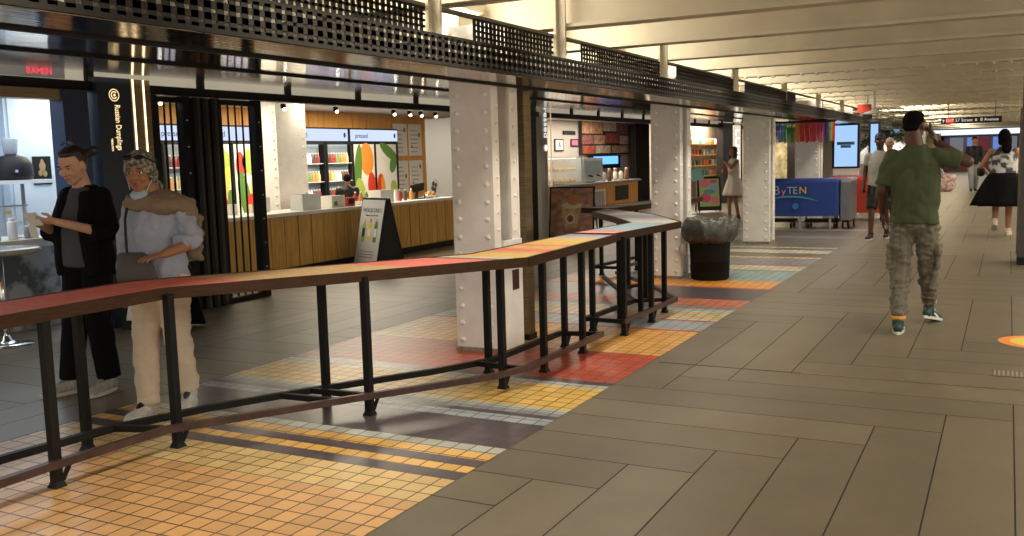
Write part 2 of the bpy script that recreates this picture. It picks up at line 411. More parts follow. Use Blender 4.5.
column('white riveted column standing behind the blue draped table under the rainbow fringe', -3.90, 20.1, w=.48)
column('far white riveted column behind the lit advertising screen', -3.83, 24.7)
cl_ = column('inside white column standing behind the wooden juice counter', -9.92, 10.80, w=.42, d=.66, zt=2.46, group='columns inside the shops')

MB().box(-9.53, -9.505, 10.82, 11.44, .04, 2.46).build('side_plate', K['white_paint'], cl_, world=True)
# bronze mirrored panel behind nearest column
r = T('bronze_panel', 'bronze mirrored panel standing just behind the nearest white column', 'panel', (-3.55, 6.95, 0))
MB().box(-3.64, -3.46, 6.86, 6.98, .002, 2.07).build('panel_body', K['bronze2'], r, world=True)
MB().box(-3.65, -3.45, 6.85, 6.99, .003, .05).build('panel_foot', K['black_metal'], r, world=True)

# dark pillar at the right edge
r = T('dark_pillar', 'dark grey pillar at the right edge of the passage with pale side strip', 'pillar', (.35, 13.5, 0))
MB().box(.14, .55, 13.3, 13.75, .0, 2.5).build('shaft', mat('pillar_grey', (.05, .045, .042), .5, var=.25, vs=14), r, world=True)
MB().box(.13, .56, 13.29, 13.76, .001, .10).build('plinth', K['black_metal'], r, world=True)
MB().box(.118, .14, 13.62, 13.70, .1, 1.95).build('edge_strip', mat('strip_beige', (.35, .29, .2), .5), r, world=True)

# ================================================================== CABLE TRAY
tr = T('cable_tray', 'long dark perforated metal cable tray running above the mirrored edge', 'cable tray', (-3.5, 1, 2.13))
def perf(mb, x, y0, y1, z0, z1, rows, pitch=.06, web=.036, hb=.022, t=.004):
    n = int((y1-y0)/pitch); hz = (z1-z0)/rows
    for r_i in range(rows+1): mb.box(x-t, x+t, y0, y1, z0+hz*r_i-hb/2, z0+hz*r_i+hb/2)
    for i in range(n+1): mb.box(x-t, x+t, y0+i*pitch-web/2, y0+i*pitch+web/2, z0, z1)
b = MB(); perf(b, -3.05, 0, 24, 2.088, 2.235, 3, .075, .042, .030); perf(b, -3.05, 24, 46, 2.09, 2.235, 2, .12, .07, .03)
b.box(-3.40, -3.05, 0, 46, 2.100, 2.104)
b.build('side_panel', K['tray'], tr, world=True)
for (y0, y1) in ((0.2, 4.86), (5.45, 6.65), (7.2, 9.15), (9.7, 12.0), (12.6, 15.9)):
    b = MB(); perf(b, -3.09, y0, y1, 2.25, 2.395, 4, .055, .030, .014); b.build('upper_panel', K['tray'], tr, world=True)
for y in (2.4, 5.02, 6.86, 9.35, 12.2, 15.2, 18.2, 21, 24, 27, 31, 35):
    b = MB(); b.box(-3.16, -3.08, y, y+.02, 2.11, 2.95); b.box(-3.16, -3.14, y-.04, y+.02, 2.11, 2.95); b.box(-3.2, -3.05, y-.05, y+.07, 2.93, 2.95)
    b.build('hanger', K['beam_paint'], tr, world=True)
b = MB()
for (x, z, rr) in ((-3.2, 2.44, .018), (-3.25, 2.14, .03), (-3.33, 2.13, .02)): b.tube((x, 0, z), (x, 44, z), rr, n=8)
b.build('conduit', mat('conduit_grey', (.16, .14, .11), .5), tr, world=True)

# fluorescent fixtures
def tube_fixture(x, y, label):
    r = T('fluorescent_fixture', label, 'ceiling light', (x, y, 2.6), 0, 'fluorescent tube fixtures between the beams')
    MB().box(x-.06, x+.06, y-.62, y+.62, 2.66, 2.72).build('housing', K['beam_paint'], r, world=True)
    MB().tube((x, y-.58, 2.63), (x, y+.58, 2.63), .017, n=10).build('tube', K['tube'], r, world=True)
    b = MB(); 
    for s in (-1, 1): b.box(x-.02, x+.02, y+s*.60-.012, y+s*.60+.012, 2.61, 2.66); b.tube((x, y+s*.4, 2.72), (x, y+s*.4, 2.95), .008, n=6)
    b.build('bracket', K['beam_paint'], r, world=True)
ord_ = ['nearest', 'second', 'third', 'fourth', 'fifth', 'sixth', 'seventh', 'eighth', 'ninth', 'tenth', 'eleventh', 'twelfth', 'thirteenth', 'fourteenth', 'fifteenth', 'sixteenth']
for i in range(14):
    tube_fixture(-3.85, 3.17+SP*1*(i if i < 6 else 6+(i-6)*2), ord_[i]+' glowing fluorescent tube of the row above the cable tray')
for i in range(4):
    tube_fixture(3.2, 7.8+SP*6*i, ord_[i]+' fluorescent tube of an added, unseen right hand row beyond the frame')  # unseen fixtures added to light the passage from the right

# ================================================================== STANDING TABLES (serpentine, striped tops)
TT = .862
TC = dict(red=(.78, .22, .17), sand=(.60, .40, .20), yel=(.68, .46, .16), blu=(.30, .40, .48), gry=(.42, .42, .40), lil=(.30, .26, .32), dk=(.10, .08, .08), cre=(.55, .52, .42))
TCK = list(TC); TM = [mat('top_'+k, TC[k], .7, var=.1, vs=20, spec=.15) for k in TCK]
def table(label, front, back, bands, posts, railF, railB, cross):
    r = T('standing_table', label, 'table', (front[0][0], front[0][1], 0), 0, 'serpentine standing tables with striped tops')
    top = MB()
    for i in range(len(front)-1):
        q = [front[i], front[i+1], back[i+1], back[i]]
        for j, (y, k) in enumerate(bands):
            y1 = bands[j+1][0] if j+1 < len(bands) else 99
            p = clipY(q, y, y1)
            if len(p) > 2:
                ar = sum(p[a][0]*p[(a+1) % len(p)][1]-p[(a+1) % len(p)][0]*p[a][1] for a in range(len(p)))
                if ar < 0: p = p[::-1]
                top.add([(x, y_, TT) for x, y_ in p], [tuple(range(len(p)))], TCK.index(k))
    for i in range(len(front)-1):
        q = [front[i], front[i+1], back[i+1], back[i]]; top.prism(q, TT-.03, TT-.001, len(TCK))
    top.build('tabletop', TM+[K['wood_edge']], r, world=True)
    e = MB(); loop = front+back[::-1]
    for i in range(len(loop)):
        p, q = V((*loop[i], TT-.028)), V((*loop[(i+1) % len(loop)], TT-.028))
        e.bar(p, q, .022, .062)
    e.build('edge_band', K['wood_edge'], r, world=True)
    for (x, y) in posts:
        b = MB(); b.box(x-.021, x+.021, y-.021, y+.021, .004, TT-.03)
        b.add([(x-.032, y-.032, .002), (x+.032, y-.032, .002), (x+.032, y+.032, .002), (x-.032, y+.032, .002), (x-.021, y-.021, .03), (x+.021, y-.021, .03), (x+.021, y+.021, .03), (x-.021, y+.021, .03)],
              [(3, 2, 1, 0), (0, 1, 5, 4), (1, 2, 6, 5), (2, 3, 7, 6), (3, 0, 4, 7)])
        b.build('leg', K['black_metal'], r, world=True)
    for rl, o in ((railF, K['rail_metal']), (railB, K['black_metal'])):
        b = MB()
        for i in range(len(rl)-1): b.bar((*rl[i], .125), (*rl[i+1], .125), .035, .038)
        b.build('rail', o, r, world=True)
    for p, q in cross:
        MB().bar((*p, .125), (*q, .125), .03, .034).build('crossbar', K['black_metal'], r, world=True)
    for (x, y) in posts[::2]:
        MB().bar((x+.015, y+.02, .03), (x+.025, y+.065, .115), .012, .02).build('bracket', K['black_metal'], r, world=True)
    return r
table('long striped standing table crossing the foreground, red at its left end',
      [(-3.95, .9), (-3.95, 3.55), (-2.71, 5.38), (-2.78, 7.10)], [(-4.39, .9), (-4.39, 3.72), (-3.20, 5.50), (-3.20, 7.16)],
      [(0, 'red'), (3.95, 'sand'), (4.75, 'red'), (5.22, 'dk'), (5.27, 'cre'), (5.36, 'yel'), (5.62, 'sand'), (5.72, 'red'), (5.92, 'yel'), (6.12, 'red'), (6.22, 'yel'), (6.75, 'gry'), (6.95, 'lil')],
      [(-3.97, 2.844), (-4.343, 3.31), (-3.92, 3.543), (-3.752, 4.596), (-3.328, 4.468), (-3.196, 5.696), (-2.89, 5.335), (-2.843, 5.863), (-3.069, 6.713), (-2.845, 6.55), (-3.97, 1.6), (-4.34, 1.9)],
      [(-3.93, 1.2), (-3.93, 2.82), (-3.895, 3.45), (-3.33, 4.40), (-2.86, 5.14), (-2.77, 5.42), (-2.755, 6.72)],
      [(-4.30, 1.2), (-4.25, 2.8), (-4.19, 3.36), (-4.02, 3.86), (-3.73, 4.42), (-3.30, 5.12), (-3.10, 5.56), (-3.07, 6.64)],
      [((-4.19, 3.36), (-3.92, 3.45)), ((-3.73, 4.42), (-3.30, 4.44)), ((-3.83, 4.25), (-3.42, 4.27)), ((-3.16, 5.45), (-2.78, 5.40)), ((-3.07, 6.64), (-2.76, 6.70))])
table('second striped standing table, blue topped with a V shaped end, before the second column',
      [(-2.83, 7.20), (-2.71, 8.58), (-2.78, 8.72), (-3.35, 9.66), (-4.26, 10.62)], [(-3.22, 7.22), (-3.15, 8.35), (-3.15, 8.44), (-3.62, 9.20), (-4.20, 10.02)],
      [(0, 'red'), (7.30, 'cre'), (7.36, 'red'), (7.5, 'blu'), (8.45, 'cre'), (8.75, 'gry'), (9.0, 'lil'), (9.5, 'blu'), (9.8, 'sand'), (10.05, 'lil')],
      [(-3.126, 7.423), (-3.099, 8.0), (-2.798, 7.317), (-3.025, 8.349), (-2.793, 7.984), (-2.851, 8.52), (-3.904, 10.25), (-3.329, 9.348), (-3.6, 9.3), (-3.75, 9.95)],
      [(-2.79, 7.28), (-2.76, 8.60), (-3.38, 9.55), (-4.05, 10.35)], [(-3.14, 7.30), (-3.10, 8.36), (-3.55, 9.10), (-4.05, 9.95)],
      [((-3.14, 7.30), (-2.79, 7.28)), ((-3.10, 8.36), (-2.76, 8.60)), ((-3.55, 9.10), (-3.38, 9.55))])
table('farthest standing table, pale topped, running behind the second column',
      [(-4.20, 10.66), (-4.05, 11.9), (-3.9, 13.4)], [(-4.62, 10.68), (-4.45, 12.0), (-4.3, 13.4)],
      [(0, 'gry'), (11.0, 'lil'), (11.3, 'cre'), (11.9, 'blu'), (12.5, 'gry')],
      [(-4.257, 11.619), (-4.5, 11.0), (-4.22, 10.9), (-4.2, 12.9), (-4.0, 12.8)],
      [(-4.2, 10.8), (-4.1, 11.9), (-4.0, 13.2)], [(-4.55, 10.8), (-4.4, 12.0), (-4.25, 13.2)], [((-4.55, 10.8), (-4.2, 10.8)), ((-4.4, 12.0), (-4.1, 11.9))])

# ================================================================== PYLONS, GATES
Yx = (0, 1, 0); Zd = (0, 0, -1)
def vtext(s, size, x, y, z, m_, parent, xs=1.0):
    """text read downwards on a face looking towards +X"""
    lettering(s, size, frame((x, y, z), (0, 0, -1), (0, 1, 0)), m_, parent, xs=xs)
r = T('sign_pylon', 'navy shop pylon with gold ring logo and vertical gold lettering', 'sign', (-7.5, 6.3, 0))
MB().box(-7.62, -7.42, 6.05, 6.43, .002, 2.34).build('panel', K['navy'], r, world=True)
MB().box(-7.62, -7.44, 6.43, 6.68, .002, 2.34).build('side_panel', K['bronze2'], r, world=True)
for y in (6.475, 6.60):
    MB().box(-7.44, -7.432, y-.0065, y+.0065, .01, 2.34).build('light_strip', K['gold'], r, world=True)
b = MB()
for ra, rb, a0, a1 in ((.050, .058, 0, 360), (.026, .036, 40, 330)):
    n = 32
    for i in range(n):
        t0, t1 = radians(a0+(a1-a0)*i/n), radians(a0+(a1-a0)*(i+1)/n)
        P = [(-7.417, 6.235+rr*cos(t), 2.18+rr*sin(t)) for rr, t in ((ra, t0), (rb, t0), (rb, t1), (ra, t1))]
        b.add(P, [(0, 1, 2, 3)])
b.ell((-7.417, 6.24, 2.18), (.002, .013, .013), mi=0)
b.build('logo', K['letters'], r, world=True)
vtext('Russian Dumplings', .085, -7.417, 6.26, 1.88, K['letters'], r, xs=.66)
vtext('restaurant', .04, -7.417, 6.18, 1.72, K['letters'], r, xs=.7)

r = T('sign_pylon', 'rounded silver shop pylon with small white vertical lettering and round logo', 'sign', (-7.5, 15.5, 0))
MB().box(-7.62, -7.46, 14.56, 15.07, .002, 2.74).build('side_panel', K['bronze2'], r, world=True)
MB().box(-7.62, -7.5, 15.07, 15.36, .002, 2.74).build('gap_panel', K['black'], r, world=True)
b = MB(); n = 10; pts = [(-7.60+.16*sin(pi*i/n), 15.36+.5*(1-cos(pi*i/n))/2) for i in range(n+1)]
b.prism(pts[::-1], .002, 2.74); b.build('panel', K['silver'], r, world=True)
MB().box(-7.47, -7.455, 15.88, 15.90, .002, 2.6).build('light_strip', emis('dim_gold', (1, .72, .4), .5), r, world=True)
vtext('pressed', .22, -7.425, 15.60, 2.16, K['litw'], r, xs=.95)
b = MB(); b.ell((-7.43, 15.61, 1.66), (.004, .07, .06)); b.build('logo', K['litw'], r, world=True)

r = T('sign_pylon', 'narrow lit pylon reading LUSH vertically beside the woman in white', 'sign', (-7.45, 28.3, 0))
MB().box(-7.62, -7.42, 27.66, 28.75, .002, 2.35).build('panel', K['dark'], r, world=True)
MB().box(-7.42, -7.41, 28.75, 29.66, .3, 2.3).build('light_box', emis('warm_box', (1, .86, .62), .75), r, world=True)
MB().box(-7.43, -7.415, 29.66, 29.9, .1, 2.35).build('edge_strip', K['brown'], r, world=True)
vtext('LUSH', .62, -7.40, 29.2, 1.62, emis('lush_letters', (1, 1, .95), 2.2), r, xs=.8)

def gate(label, y0, y1, n, solid=None):
    r = T('folding_gate', label, 'gate', (-7.5, (y0+y1)/2, 0), 0, 'folding bar gates of the juice shop')
    for (a, b_) in ((y0, y0+.05), (y1-.10, y1)):
        b = MB(); b.box(-7.54, -7.46, a, b_, .004, 2.21)
        if b_ == y1:
            for k in range(7): rivet(b, (-7.46, y1-.05, .35+k*.27), (1, 0, 0), .012, 1)
        b.build('frame_post', [K['black_metal'], K['chrome']], r, world=True)
    for z in (.03, 2.17): MB().box(-7.53, -7.47, y0+.05, y1-.1, z-.025, z+.03).build('frame_rail', K['black_metal'], r, world=True)
    for i in range(n):
        y = y0+.05+(y1-y0-.15)*(i+.5)/n
        MB().box(-7.506, -7.494, y-.009, y+.009, .05, 2.15).build('bar', K['black_metal'], r, world=True)
    return r
gate('barred gate leaf beside the navy pylon, just right of it', 6.72, 7.20, 4)
gate('wide barred gate leaf with thick riveted end post before the wooden counter', 7.56, 8.25, 5)
r = T('stacked_gate_panels', 'dense stack of folded black gate slats between the two barred leaves', 'gate', (-7.5, 7.39, 0))
for i in range(6):
    y = 7.215+i*.06
    MB().box(-7.60+.02*(i % 2), -7.42-.02*(i % 2), y, y+.045, .004, 2.2).build('slat', K['dark'] if i % 2 else K['black'], r, world=True)

# ================================================================== DUMPLING SHOP (left)
r = T('shop_portal', 'dark blue glossy portal around the brightly lit left shop front', 'shop front', (-7.5, 3.5, 0))
MB().box(-7.62, -7.44, 5.70, 5.96, .002, 2.21).build('post', K['blueframe'], r, world=True)
MB().box(-7.62, -7.46, 1.0, 5.70, 2.12, 2.21).build('header', K['bronze2'], r, world=True)
r = T('led_sign', 'small strip sign with red glowing letters above the left shop', 'sign', (-7.45, 5.5, 2.30))
MB().box(-7.47, -7.45, 4.9, 5.75, 2.305, 2.40).build('panel', mat('sign_grey', (.35, .38, .45), .3), r, world=True)
lettering('RAMEN', .075, frame((-7.447, 5.50, 2.353), (0, 1, 0), (0, 0, 1)), emis('red_led', (1, .05, .08), 1.1), r)
r = T('serving_counter', 'white topped serving counter with green veined marble front at far left', 'counter', (-8.5, 3.6, 0))
MB().box(-8.75, -8.2, 1.0, 6.10, .002, .78).build('marble_front', K['marble'], r, world=True)
MB().box(-8.80, -8.14, 1.0, 6.16, .78, .86).build('countertop', mat('counter_cream', (.72, .66, .55), .3), r, world=True)
r = T('display_cabinet', 'pale blue white cabinet with tall doors behind the left shop counter', 'cabinet', (-10.4, 7.6, 0))
MB().box(-10.58, -10.45, 7.20, 8.44, .002, 2.44).build('body', K['cool'], r, world=True)
for y0, y1, z1, m_ in ((7.24, 7.93, 2.42, mat('cool_door', (.62, .72, .84), .25)), (7.97, 8.40, 2.34, mat('cool_door2', (.70, .78, .88), .25))):
    MB().box(-10.45, -10.43, y0, y1, .9, z1).build('door', m_, r, world=True)
r = T('black_poster', 'small black poster with gold drawing on the pale cabinet', 'poster', (-10.4, 7.6, 1.35))
MB().box(-10.425, -10.41, 7.50, 7.74, 1.33, 1.67).build('sheet', K['black'], r, world=True)
b = MB()
for k, (dx, dz, rr) in enumerate(((0, .04, .045), (-.03, -.04, .03), (.03, -.05, .03), (0, .1, .02))): b.ell((-10.408, 7.62+dx, 1.51+dz), (.003, rr, rr*1.3))
b.build('drawing', mat('gold_ink', (.35, .25, .12), .5), r, world=True)
r = T('wall_shelf', 'white shelf carrying the black machine in the left shop', 'shelf', (-9.8, 6.9, 1.35))
MB().box(-10.2, -9.6, 6.3, 7.25, 1.36, 1.40).build('board', K['white'], r, world=True)
for y in (6.4, 7.15): MB().bar((-10.15, y, 1.36), (-10.15, y, .03), .03, .03).build('upright', K['grey'], r, world=True)
r = T('coffee_machine', 'black rounded coffee machine on the white shelf at far left', 'coffee machine', (-9.85, 6.85, 1.402))
b = MB(); b.lathe((-9.85, 6.83, 1.402), [(.20, 0), (.22, .05), (.21, .17), (.16, .25), (.05, .28)], 20, sx=1.0); b.build('body', K['black'], r, world=True)
b = MB(); b.lathe((-9.88, 6.85, 1.682), [(.06, 0), (.07, .02), (.085, .17), (.08, .18)], 16); b.build('hopper', mat('smoke_plastic', (.35, .38, .42), .2), r, world=True)
MB().bar((-9.68, 6.72, 1.50), (-9.58, 6.70, 1.50), .03, .03).build('spout', K['chrome'], r, world=True)
for i in range(3):
    y = 5.15+i*.33
    r = T('glass_guard', ['left', 'middle', 'right'][i]+' small clear sneeze guard with yellow mark on the cream counter', 'glass guard', (-8.4, y, .862))
    MB().box(-8.42, -8.41, y-.15, y+.15, .865, 1.17).build('pane', K['glass'], r, world=True)
    MB().box(-8.425, -8.405, y-.155, y+.155, 1.165, 1.178).build('top_rail', K['grey'], r, world=True)
    MB().box(-8.408, -8.405, y-.09, y-.02, 1.10, 1.13).build('sticker', K['yellow'], r, world=True)
    MB().box(-8.46, -8.37, y-.05, y+.05, .862, .87).build('foot', K['grey'], r, world=True)
def jar(label, x, y, z, h, rr, m_, lid, cat='jar', name='jar', group=None):
    r = T(name, label, cat, (x, y, z), 0, group)
    MB().lathe((x, y, z), [(rr*.9, 0), (rr, .01), (rr, h*.8), (rr*.7, h*.9)], 14).build('body', m_, r, world=True)
    MB().lathe((x, y, z+h*.9), [(rr*.72, 0), (rr*.72, h*.1)], 14).build('lid', lid, r, world=True)
    return r
for i, (x, y, h, m_) in enumerate(((-8.28, 5.30, .17, K['white']), (-8.28, 5.52, .14, K['ltblue']), (-8.26, 5.68, .20, K['white']), (-8.28, 5.86, .12, K['grey']))):
    jar(['tall white', 'pale blue', 'tallest white', 'small grey'][i]+' tub on the cream counter beside the clear guards', x, y, .862, h, .045, m_, K['white'], 'tub', 'tub')
r = T('pedestal_table', 'round grey pedestal table with chrome foot at far left', 'table', (-7.66, 5.12, 0))
b = MB(); b.lathe((-7.66, 5.12, .795), [(.30, 0), (.33, .015), (.33, .04), (.31, .05)], 40); b.build('tabletop', mat('table_stone', (.36, .35, .32), .18, var=.2, vs=5), r, world=True)
b = MB(); b.lathe((-7.66, 5.12, .02), [(.028, 0), (.028, .775)], 16); b.build('stem', K['chrome'], r, world=True)
b = MB(); b.lathe((-7.66, 5.12, .0), [(.215, 0), (.215, .008), (.12, .022), (.045, .05), (.032, .09)], 32); b.build('foot', K['chrome'], r, world=True)
# sandwich board behind the two women
r = T('sandwich_board', 'small white sandwich board standing behind the woman with the headscarf', 'sign', (-6.95, 6.25, 0))
for s, nm in ((-1, 'front_board'), (1, 'back_board')):
    M = frame((-6.93, 6.2+s*.20, .02), (.93, .25, 0), (0, -s*.25, 1)); q = MB()
    q.add([M@V(p) for p in ((-.26, 0, -.01), (.26, 0, -.01), (.26, .72, -.01), (-.26, .72, -.01), (-.26, 0, .01), (.26, 0, .01), (.26, .72, .01), (-.26, .72, .01))],
          [(3, 2, 1, 0), (4, 5, 6, 7), (0, 1, 5, 4), (1, 2, 6, 5), (2, 3, 7, 6), (3, 0, 4, 7)], 0)
    q.add([M@V(p) for p in ((-.22, .09, s*-.014), (.22, .09, s*-.014), (.22, .69, s*-.014), (-.22, .69, s*-.014))], [(0, 1, 2, 3) if s < 0 else (3, 2, 1, 0)], 1)
    q.build(nm, [K['black_metal'], K['paper']], r, world=True)

# ================================================================== JUICE SHOP
r = T('juice_counter', 'long juice counter of vertical oak boards with a white top', 'counter', (-9, 10.5, 0))
b = MB(); y = 8.5
while y < 14.3:
    b.box(-9.0, -8.62-.012*random.random(), y+.004, min(y+.27, 14.34)-.004, .10, .80); y += .275
b.build('front_boards', K['oak'], r, world=True)
MB().box(-9.05, -8.68, 8.5, 14.34, .002, .10).build('kick_plate', K['black'], r, world=True)
MB().box(-9.30, -8.56, 8.45, 14.40, .80, .845).build('countertop', K['white'], r, world=True)
r = T('wood_wall_band', 'orange wooden slat band along the top of the juice shop wall', 'wall panel', (-11.5, 12, 0))
b = MB(); y = 9.5
while y < 18.2: b.box(-11.6, -11.53, y+.006, y+.44, 2.13, 2.46); y += .45
b.build('slats', K['orange_wood'], r, world=True)
MB().box(-11.6, -11.56, 12.45, 12.95, .5, 2.13).build('panel', K['orange_wood'], r, world=True)
MB().box(-11.6, -11.5, 16.55, 17.9, .6, 2.14).build('panel', K['orange_wood'], r, world=True)

def disc(mb, x, y, z, ry, rz_, mi, n=18, tilt=0):
    P = []
    for i in range(n):
        a = 2*pi*i/n; u, v_ = ry*cos(a), rz_*sin(a)
        P.append((x, y+u*cos(tilt)-v_*sin(tilt), z+u*sin(tilt)+v_*cos(tilt)))
    mb.add(P, [tuple(range(n))], mi)
VEG = [K['red'], K['orange'], K['green'], K['lime'], K['yellow'], K['paper'], mat('tomato', (.62, .05, .02), .4)]
def fridge(label, y0, y1, kinds, lettersign=True):
    r = T('drinks_fridge', label, 'fridge', (-11.2, (y0+y1)/2, 0), 0, 'tall drinks fridges behind the juice counter')
    MB().box(-11.56, -11.22, y0, y1, .05, 2.15).build('cabinet', K['black'], r, world=True)
    MB().box(-11.22, -11.19, y0+.04, y1-.04, 1.90, 2.12).build('light_sign', K['fridge_sign'], r, world=True)
    if lettersign: lettering('pressed', .13, frame((-11.185, y0+.35, 2.0), (0, 1, 0), (0, 0, 1)), K['navy'], r)
    b = MB(); disc(b, -11.186, y1-.14, 2.01, .035, .05, 0); b.build('logo', K['navy'], r, world=True)
    n = len(kinds); wd = (y1-y0-.08)/n
    for i, k in enumerate(kinds):
        a = y0+.04+i*wd+.02; c = a+wd-.04
        if k == 'glass':
            MB().box(-11.215, -11.205, a, c, .35, 1.84).build('interior', mat('fridge_inside', (.28, .36, .44), .4), r, world=True)
            for z in (.50, .83, 1.16, 1.49): MB().box(-11.205, -11.09, a+.01, c-.01, z-.012, z).build('shelf', mat('shelf_light', (.70, .75, .80), .3), r, world=True)
            f = MB()
            f.box(-11.075, -11.05, a, a+.03, .33, 1.86); f.box(-11.075, -11.05, c-.03, c, .33, 1.86); f.box(-11.075, -11.05, a, c, .30, .35); f.box(-11.075, -11.05, a, c, 1.83, 1.87)
            f.box(-11.05, -11.03, c-.05, c-.035, .9, 1.3)
            f.build('door_frame', K['black'], r, world=True)
            MB().box(-11.22, -11.05, a-.015, a, .3, 1.86).build('side_wall', K['black'], r, world=True)
        else:
            q = MB(); X = -11.205; q.box(-11.22, X, a, c, .30, 1.84, 5)
            X += .003; w = c-a
            if k == 'veg1':
                disc(q, X, a+w*.62, 1.55, w*.30, .32, 1, tilt=.1); disc(q, X+.002, a+w*.20, 1.3, w*.17, .55, 2, tilt=-.15); disc(q, X+.003, a+w*.32, .9, w*.2, .3, 3, tilt=.3)
                disc(q, X+.004, a+w*.80, 1.05, w*.18, .24, 6); disc(q, X+.003, a+w*.5, .6, w*.35, .2, 1)
            elif k == 'veg2':
                disc(q, X, a+w*.62, 1.68, w*.48, .11, 2, tilt=-.5); disc(q, X+.001, a+w*.80, 1.45, w*.16, .2, 2, tilt=-.4); disc(q, X+.002, a+w*.18, 1.0, w*.18, .26, 6); disc(q, X+.003, a+w*.28, .98, w*.10, .22, 1, tilt=.1)
                disc(q, X+.004, a+w*.78, .98, w*.15, .13, 3); disc(q, X+.005, a+w*.76, .90, w*.08, .06, 4)
            else:
                disc(q, X, a+w*.2, 1.5, w*.16, .22, 0); disc(q, X, a+w*.6, 1.55, w*.34, .22, 3, tilt=.5); disc(q, X+.001, a+w*.3, 1.0, w*.2, .4, 2, tilt=.2); disc(q, X+.001, a+w*.7, 1.2, w*.15, .3, 4, tilt=-.3)
                disc(q, X+.002, a+w*.55, .82, w*.24, .20, 6); disc(q, X+.003, a+w*.85, .95, w*.10, .16, 2)
            q.build('door', VEG, r, world=True)
            MB().box(-11.205, -11.17, c-.02, c, .3, 1.86).build('handle', K['black'], r, world=True)
    return r
fridge('drinks fridge with vegetable pictures seen through the barred gate', 10.95, 12.40, ['veg3', 'veg3'])
fridge('drinks fridge with rows of juice bottles behind glass doors', 12.98, 14.76, ['glass', 'glass'])
fridge('drinks fridge with orange, tomato and leaf picture doors right of the glass one', 14.80, 16.42, ['veg1', 'veg2'])
fridge('drinks fridge behind the first barred gate leaf, nearest the navy pylon', 10.05, 10.90, ['glass'])
# juice bottles in the glass fridges
def bottle(label, x, y, z, m_, h=.2, rr=.033, group='juice bottles in the glass fridge', cap=None, name='juice_bottle'):
    r = T(name, label, 'bottle', (x, y, z), 0, group)
    MB().lathe((0, 0, 0), [(rr*.9, 0), (rr, .01), (rr, h*.62), (rr*.55, h*.82), (rr*.42, h*.9)], 10).build('body', m_, r)
    MB().lathe((0, 0, h*.88), [(rr*.5, 0), (rr*.5, h*.12)], 10).build('cap', cap or K['white'], r)
    return r
bk_ = [('red', mat('juice_red', (.35, .05, .05), .3)), ('green', mat('juice_green', (.22, .30, .12), .3)), ('orange', mat('juice_orange', (.60, .30, .10), .3)), ('pale yellow', mat('juice_pale', (.62, .55, .30), .3)), ('white', K['white']), ('dark', mat('juice_dark', (.12, .07, .06), .3))]
protos = {}
rows_n = {.50: 'lowest', .83: 'second', 1.16: 'third', 1.49: 'top'}
for fy0, fy1, nm in ((13.06, 13.83, 'left door'), (13.91, 14.68, 'right door'), (10.12, 10.84, 'fridge behind the gate')):
    for z in (.50, .83, 1.16, 1.49):
        n = 9 if nm[0] != 'f' else 7
        for i in range(n):
            c, m_ = bk_[(int(z*10)+i//2+(0 if nm[0] == 'l' else 3)) % 6]
            y = fy0+.035+(fy1-fy0-.07)*(i+.5)/n
            lab = '%s juice bottle, %s from the left on the %s shelf, %s' % (c, ord_[i].replace('nearest', 'first'), rows_n[z], nm)
            gp = 'juice bottles in the fridge, '+nm
            if c not in protos: protos[c] = bottle(lab, -11.15, y, z, m_, .19, group=gp)
            else: dup(protos[c], (-11.15, y, z), 0, lab, gp)
# menu sheets
for i, (y0, z0, lab) in enumerate(((16.66, 1.60, 'upper left'), (17.23, 1.60, 'upper right'), (16.66, .82, 'lower left'), (17.23, .82, 'lower right'))):
    r = T('menu_sheet', lab+' of four white menu sheets on the wooden wall frame', 'menu', (-11.48, y0+.25, z0), 0, 'white menu sheets of the juice shop')
    MB().box(-11.49, -11.47, y0, y0+.50, z0, z0+.68).build('sheet', K['paper'], r, world=True)
    b = MB()
    for k in range(6): b.box(-11.469, -11.467, y0+.06, y0+.28+.12*random.random(), z0+.08+k*.09, z0+.095+k*.09)
    b.build('text_lines', K['grey'], r, world=True)
    b = MB(); disc(b, -11.466, y0+.40, z0+.55-.1*i % .3, .04, .05, 0); disc(b, -11.466, y0+.1, z0+.2, .03, .03, 1); b.build('fruit_picture', [K['green'], K['red']], r, world=True)
r = T('grey_wall_box', 'tall grey unit at the right end of the juice counter', 'cabinet', (-9.6, 15, 0))
MB().box(-10.2, -9.3, 15.9, 16.7, .002, 2.30).build('body', K['grey'], r, world=True)
MB().box(-9.3, -9.28, 16.0, 16.3, 1.15, 1.75).build('notice', K['paper'], r, world=True)
MB().box(-9.28, -9.275, 16.05, 16.25, 1.2, 1.3).build('green_mark', K['green'], r, world=True)
r = T('steel_fan', 'round steel desk fan at the right end of the white counter', 'fan', (-8.92, 14.15, .847))
M = Matrix.Rotation(radians(70), 3, 'Y')
b = MB(); 
for rr in (.14, .105, .07, .035):
    for i in range(20):
        a0, a1 = 2*pi*i/20, 2*pi*(i+1)/20
        b.tube((-8.92, 14.15+rr*cos(a0), 1.03+rr*sin(a0)), (-8.92, 14.15+rr*cos(a1), 1.03+rr*sin(a1)), .004, n=5)
b.build('guard', K['grey'], r, world=True)
b = MB(); b.lathe((-8.92, 14.15, .847), [(.08, 0), (.08, .01), (.015, .03), (.012, .05)], 16); b.build('foot', K['grey'], r, world=True)
b = MB()
for k in range(4):
    a = k*pi/2+.4; b.ell((-8.93, 14.15+.06*cos(a), 1.03+.06*sin(a)), (.006, .045, .045), 10, 6)
b.build('blades', K['black'], r, world=True)
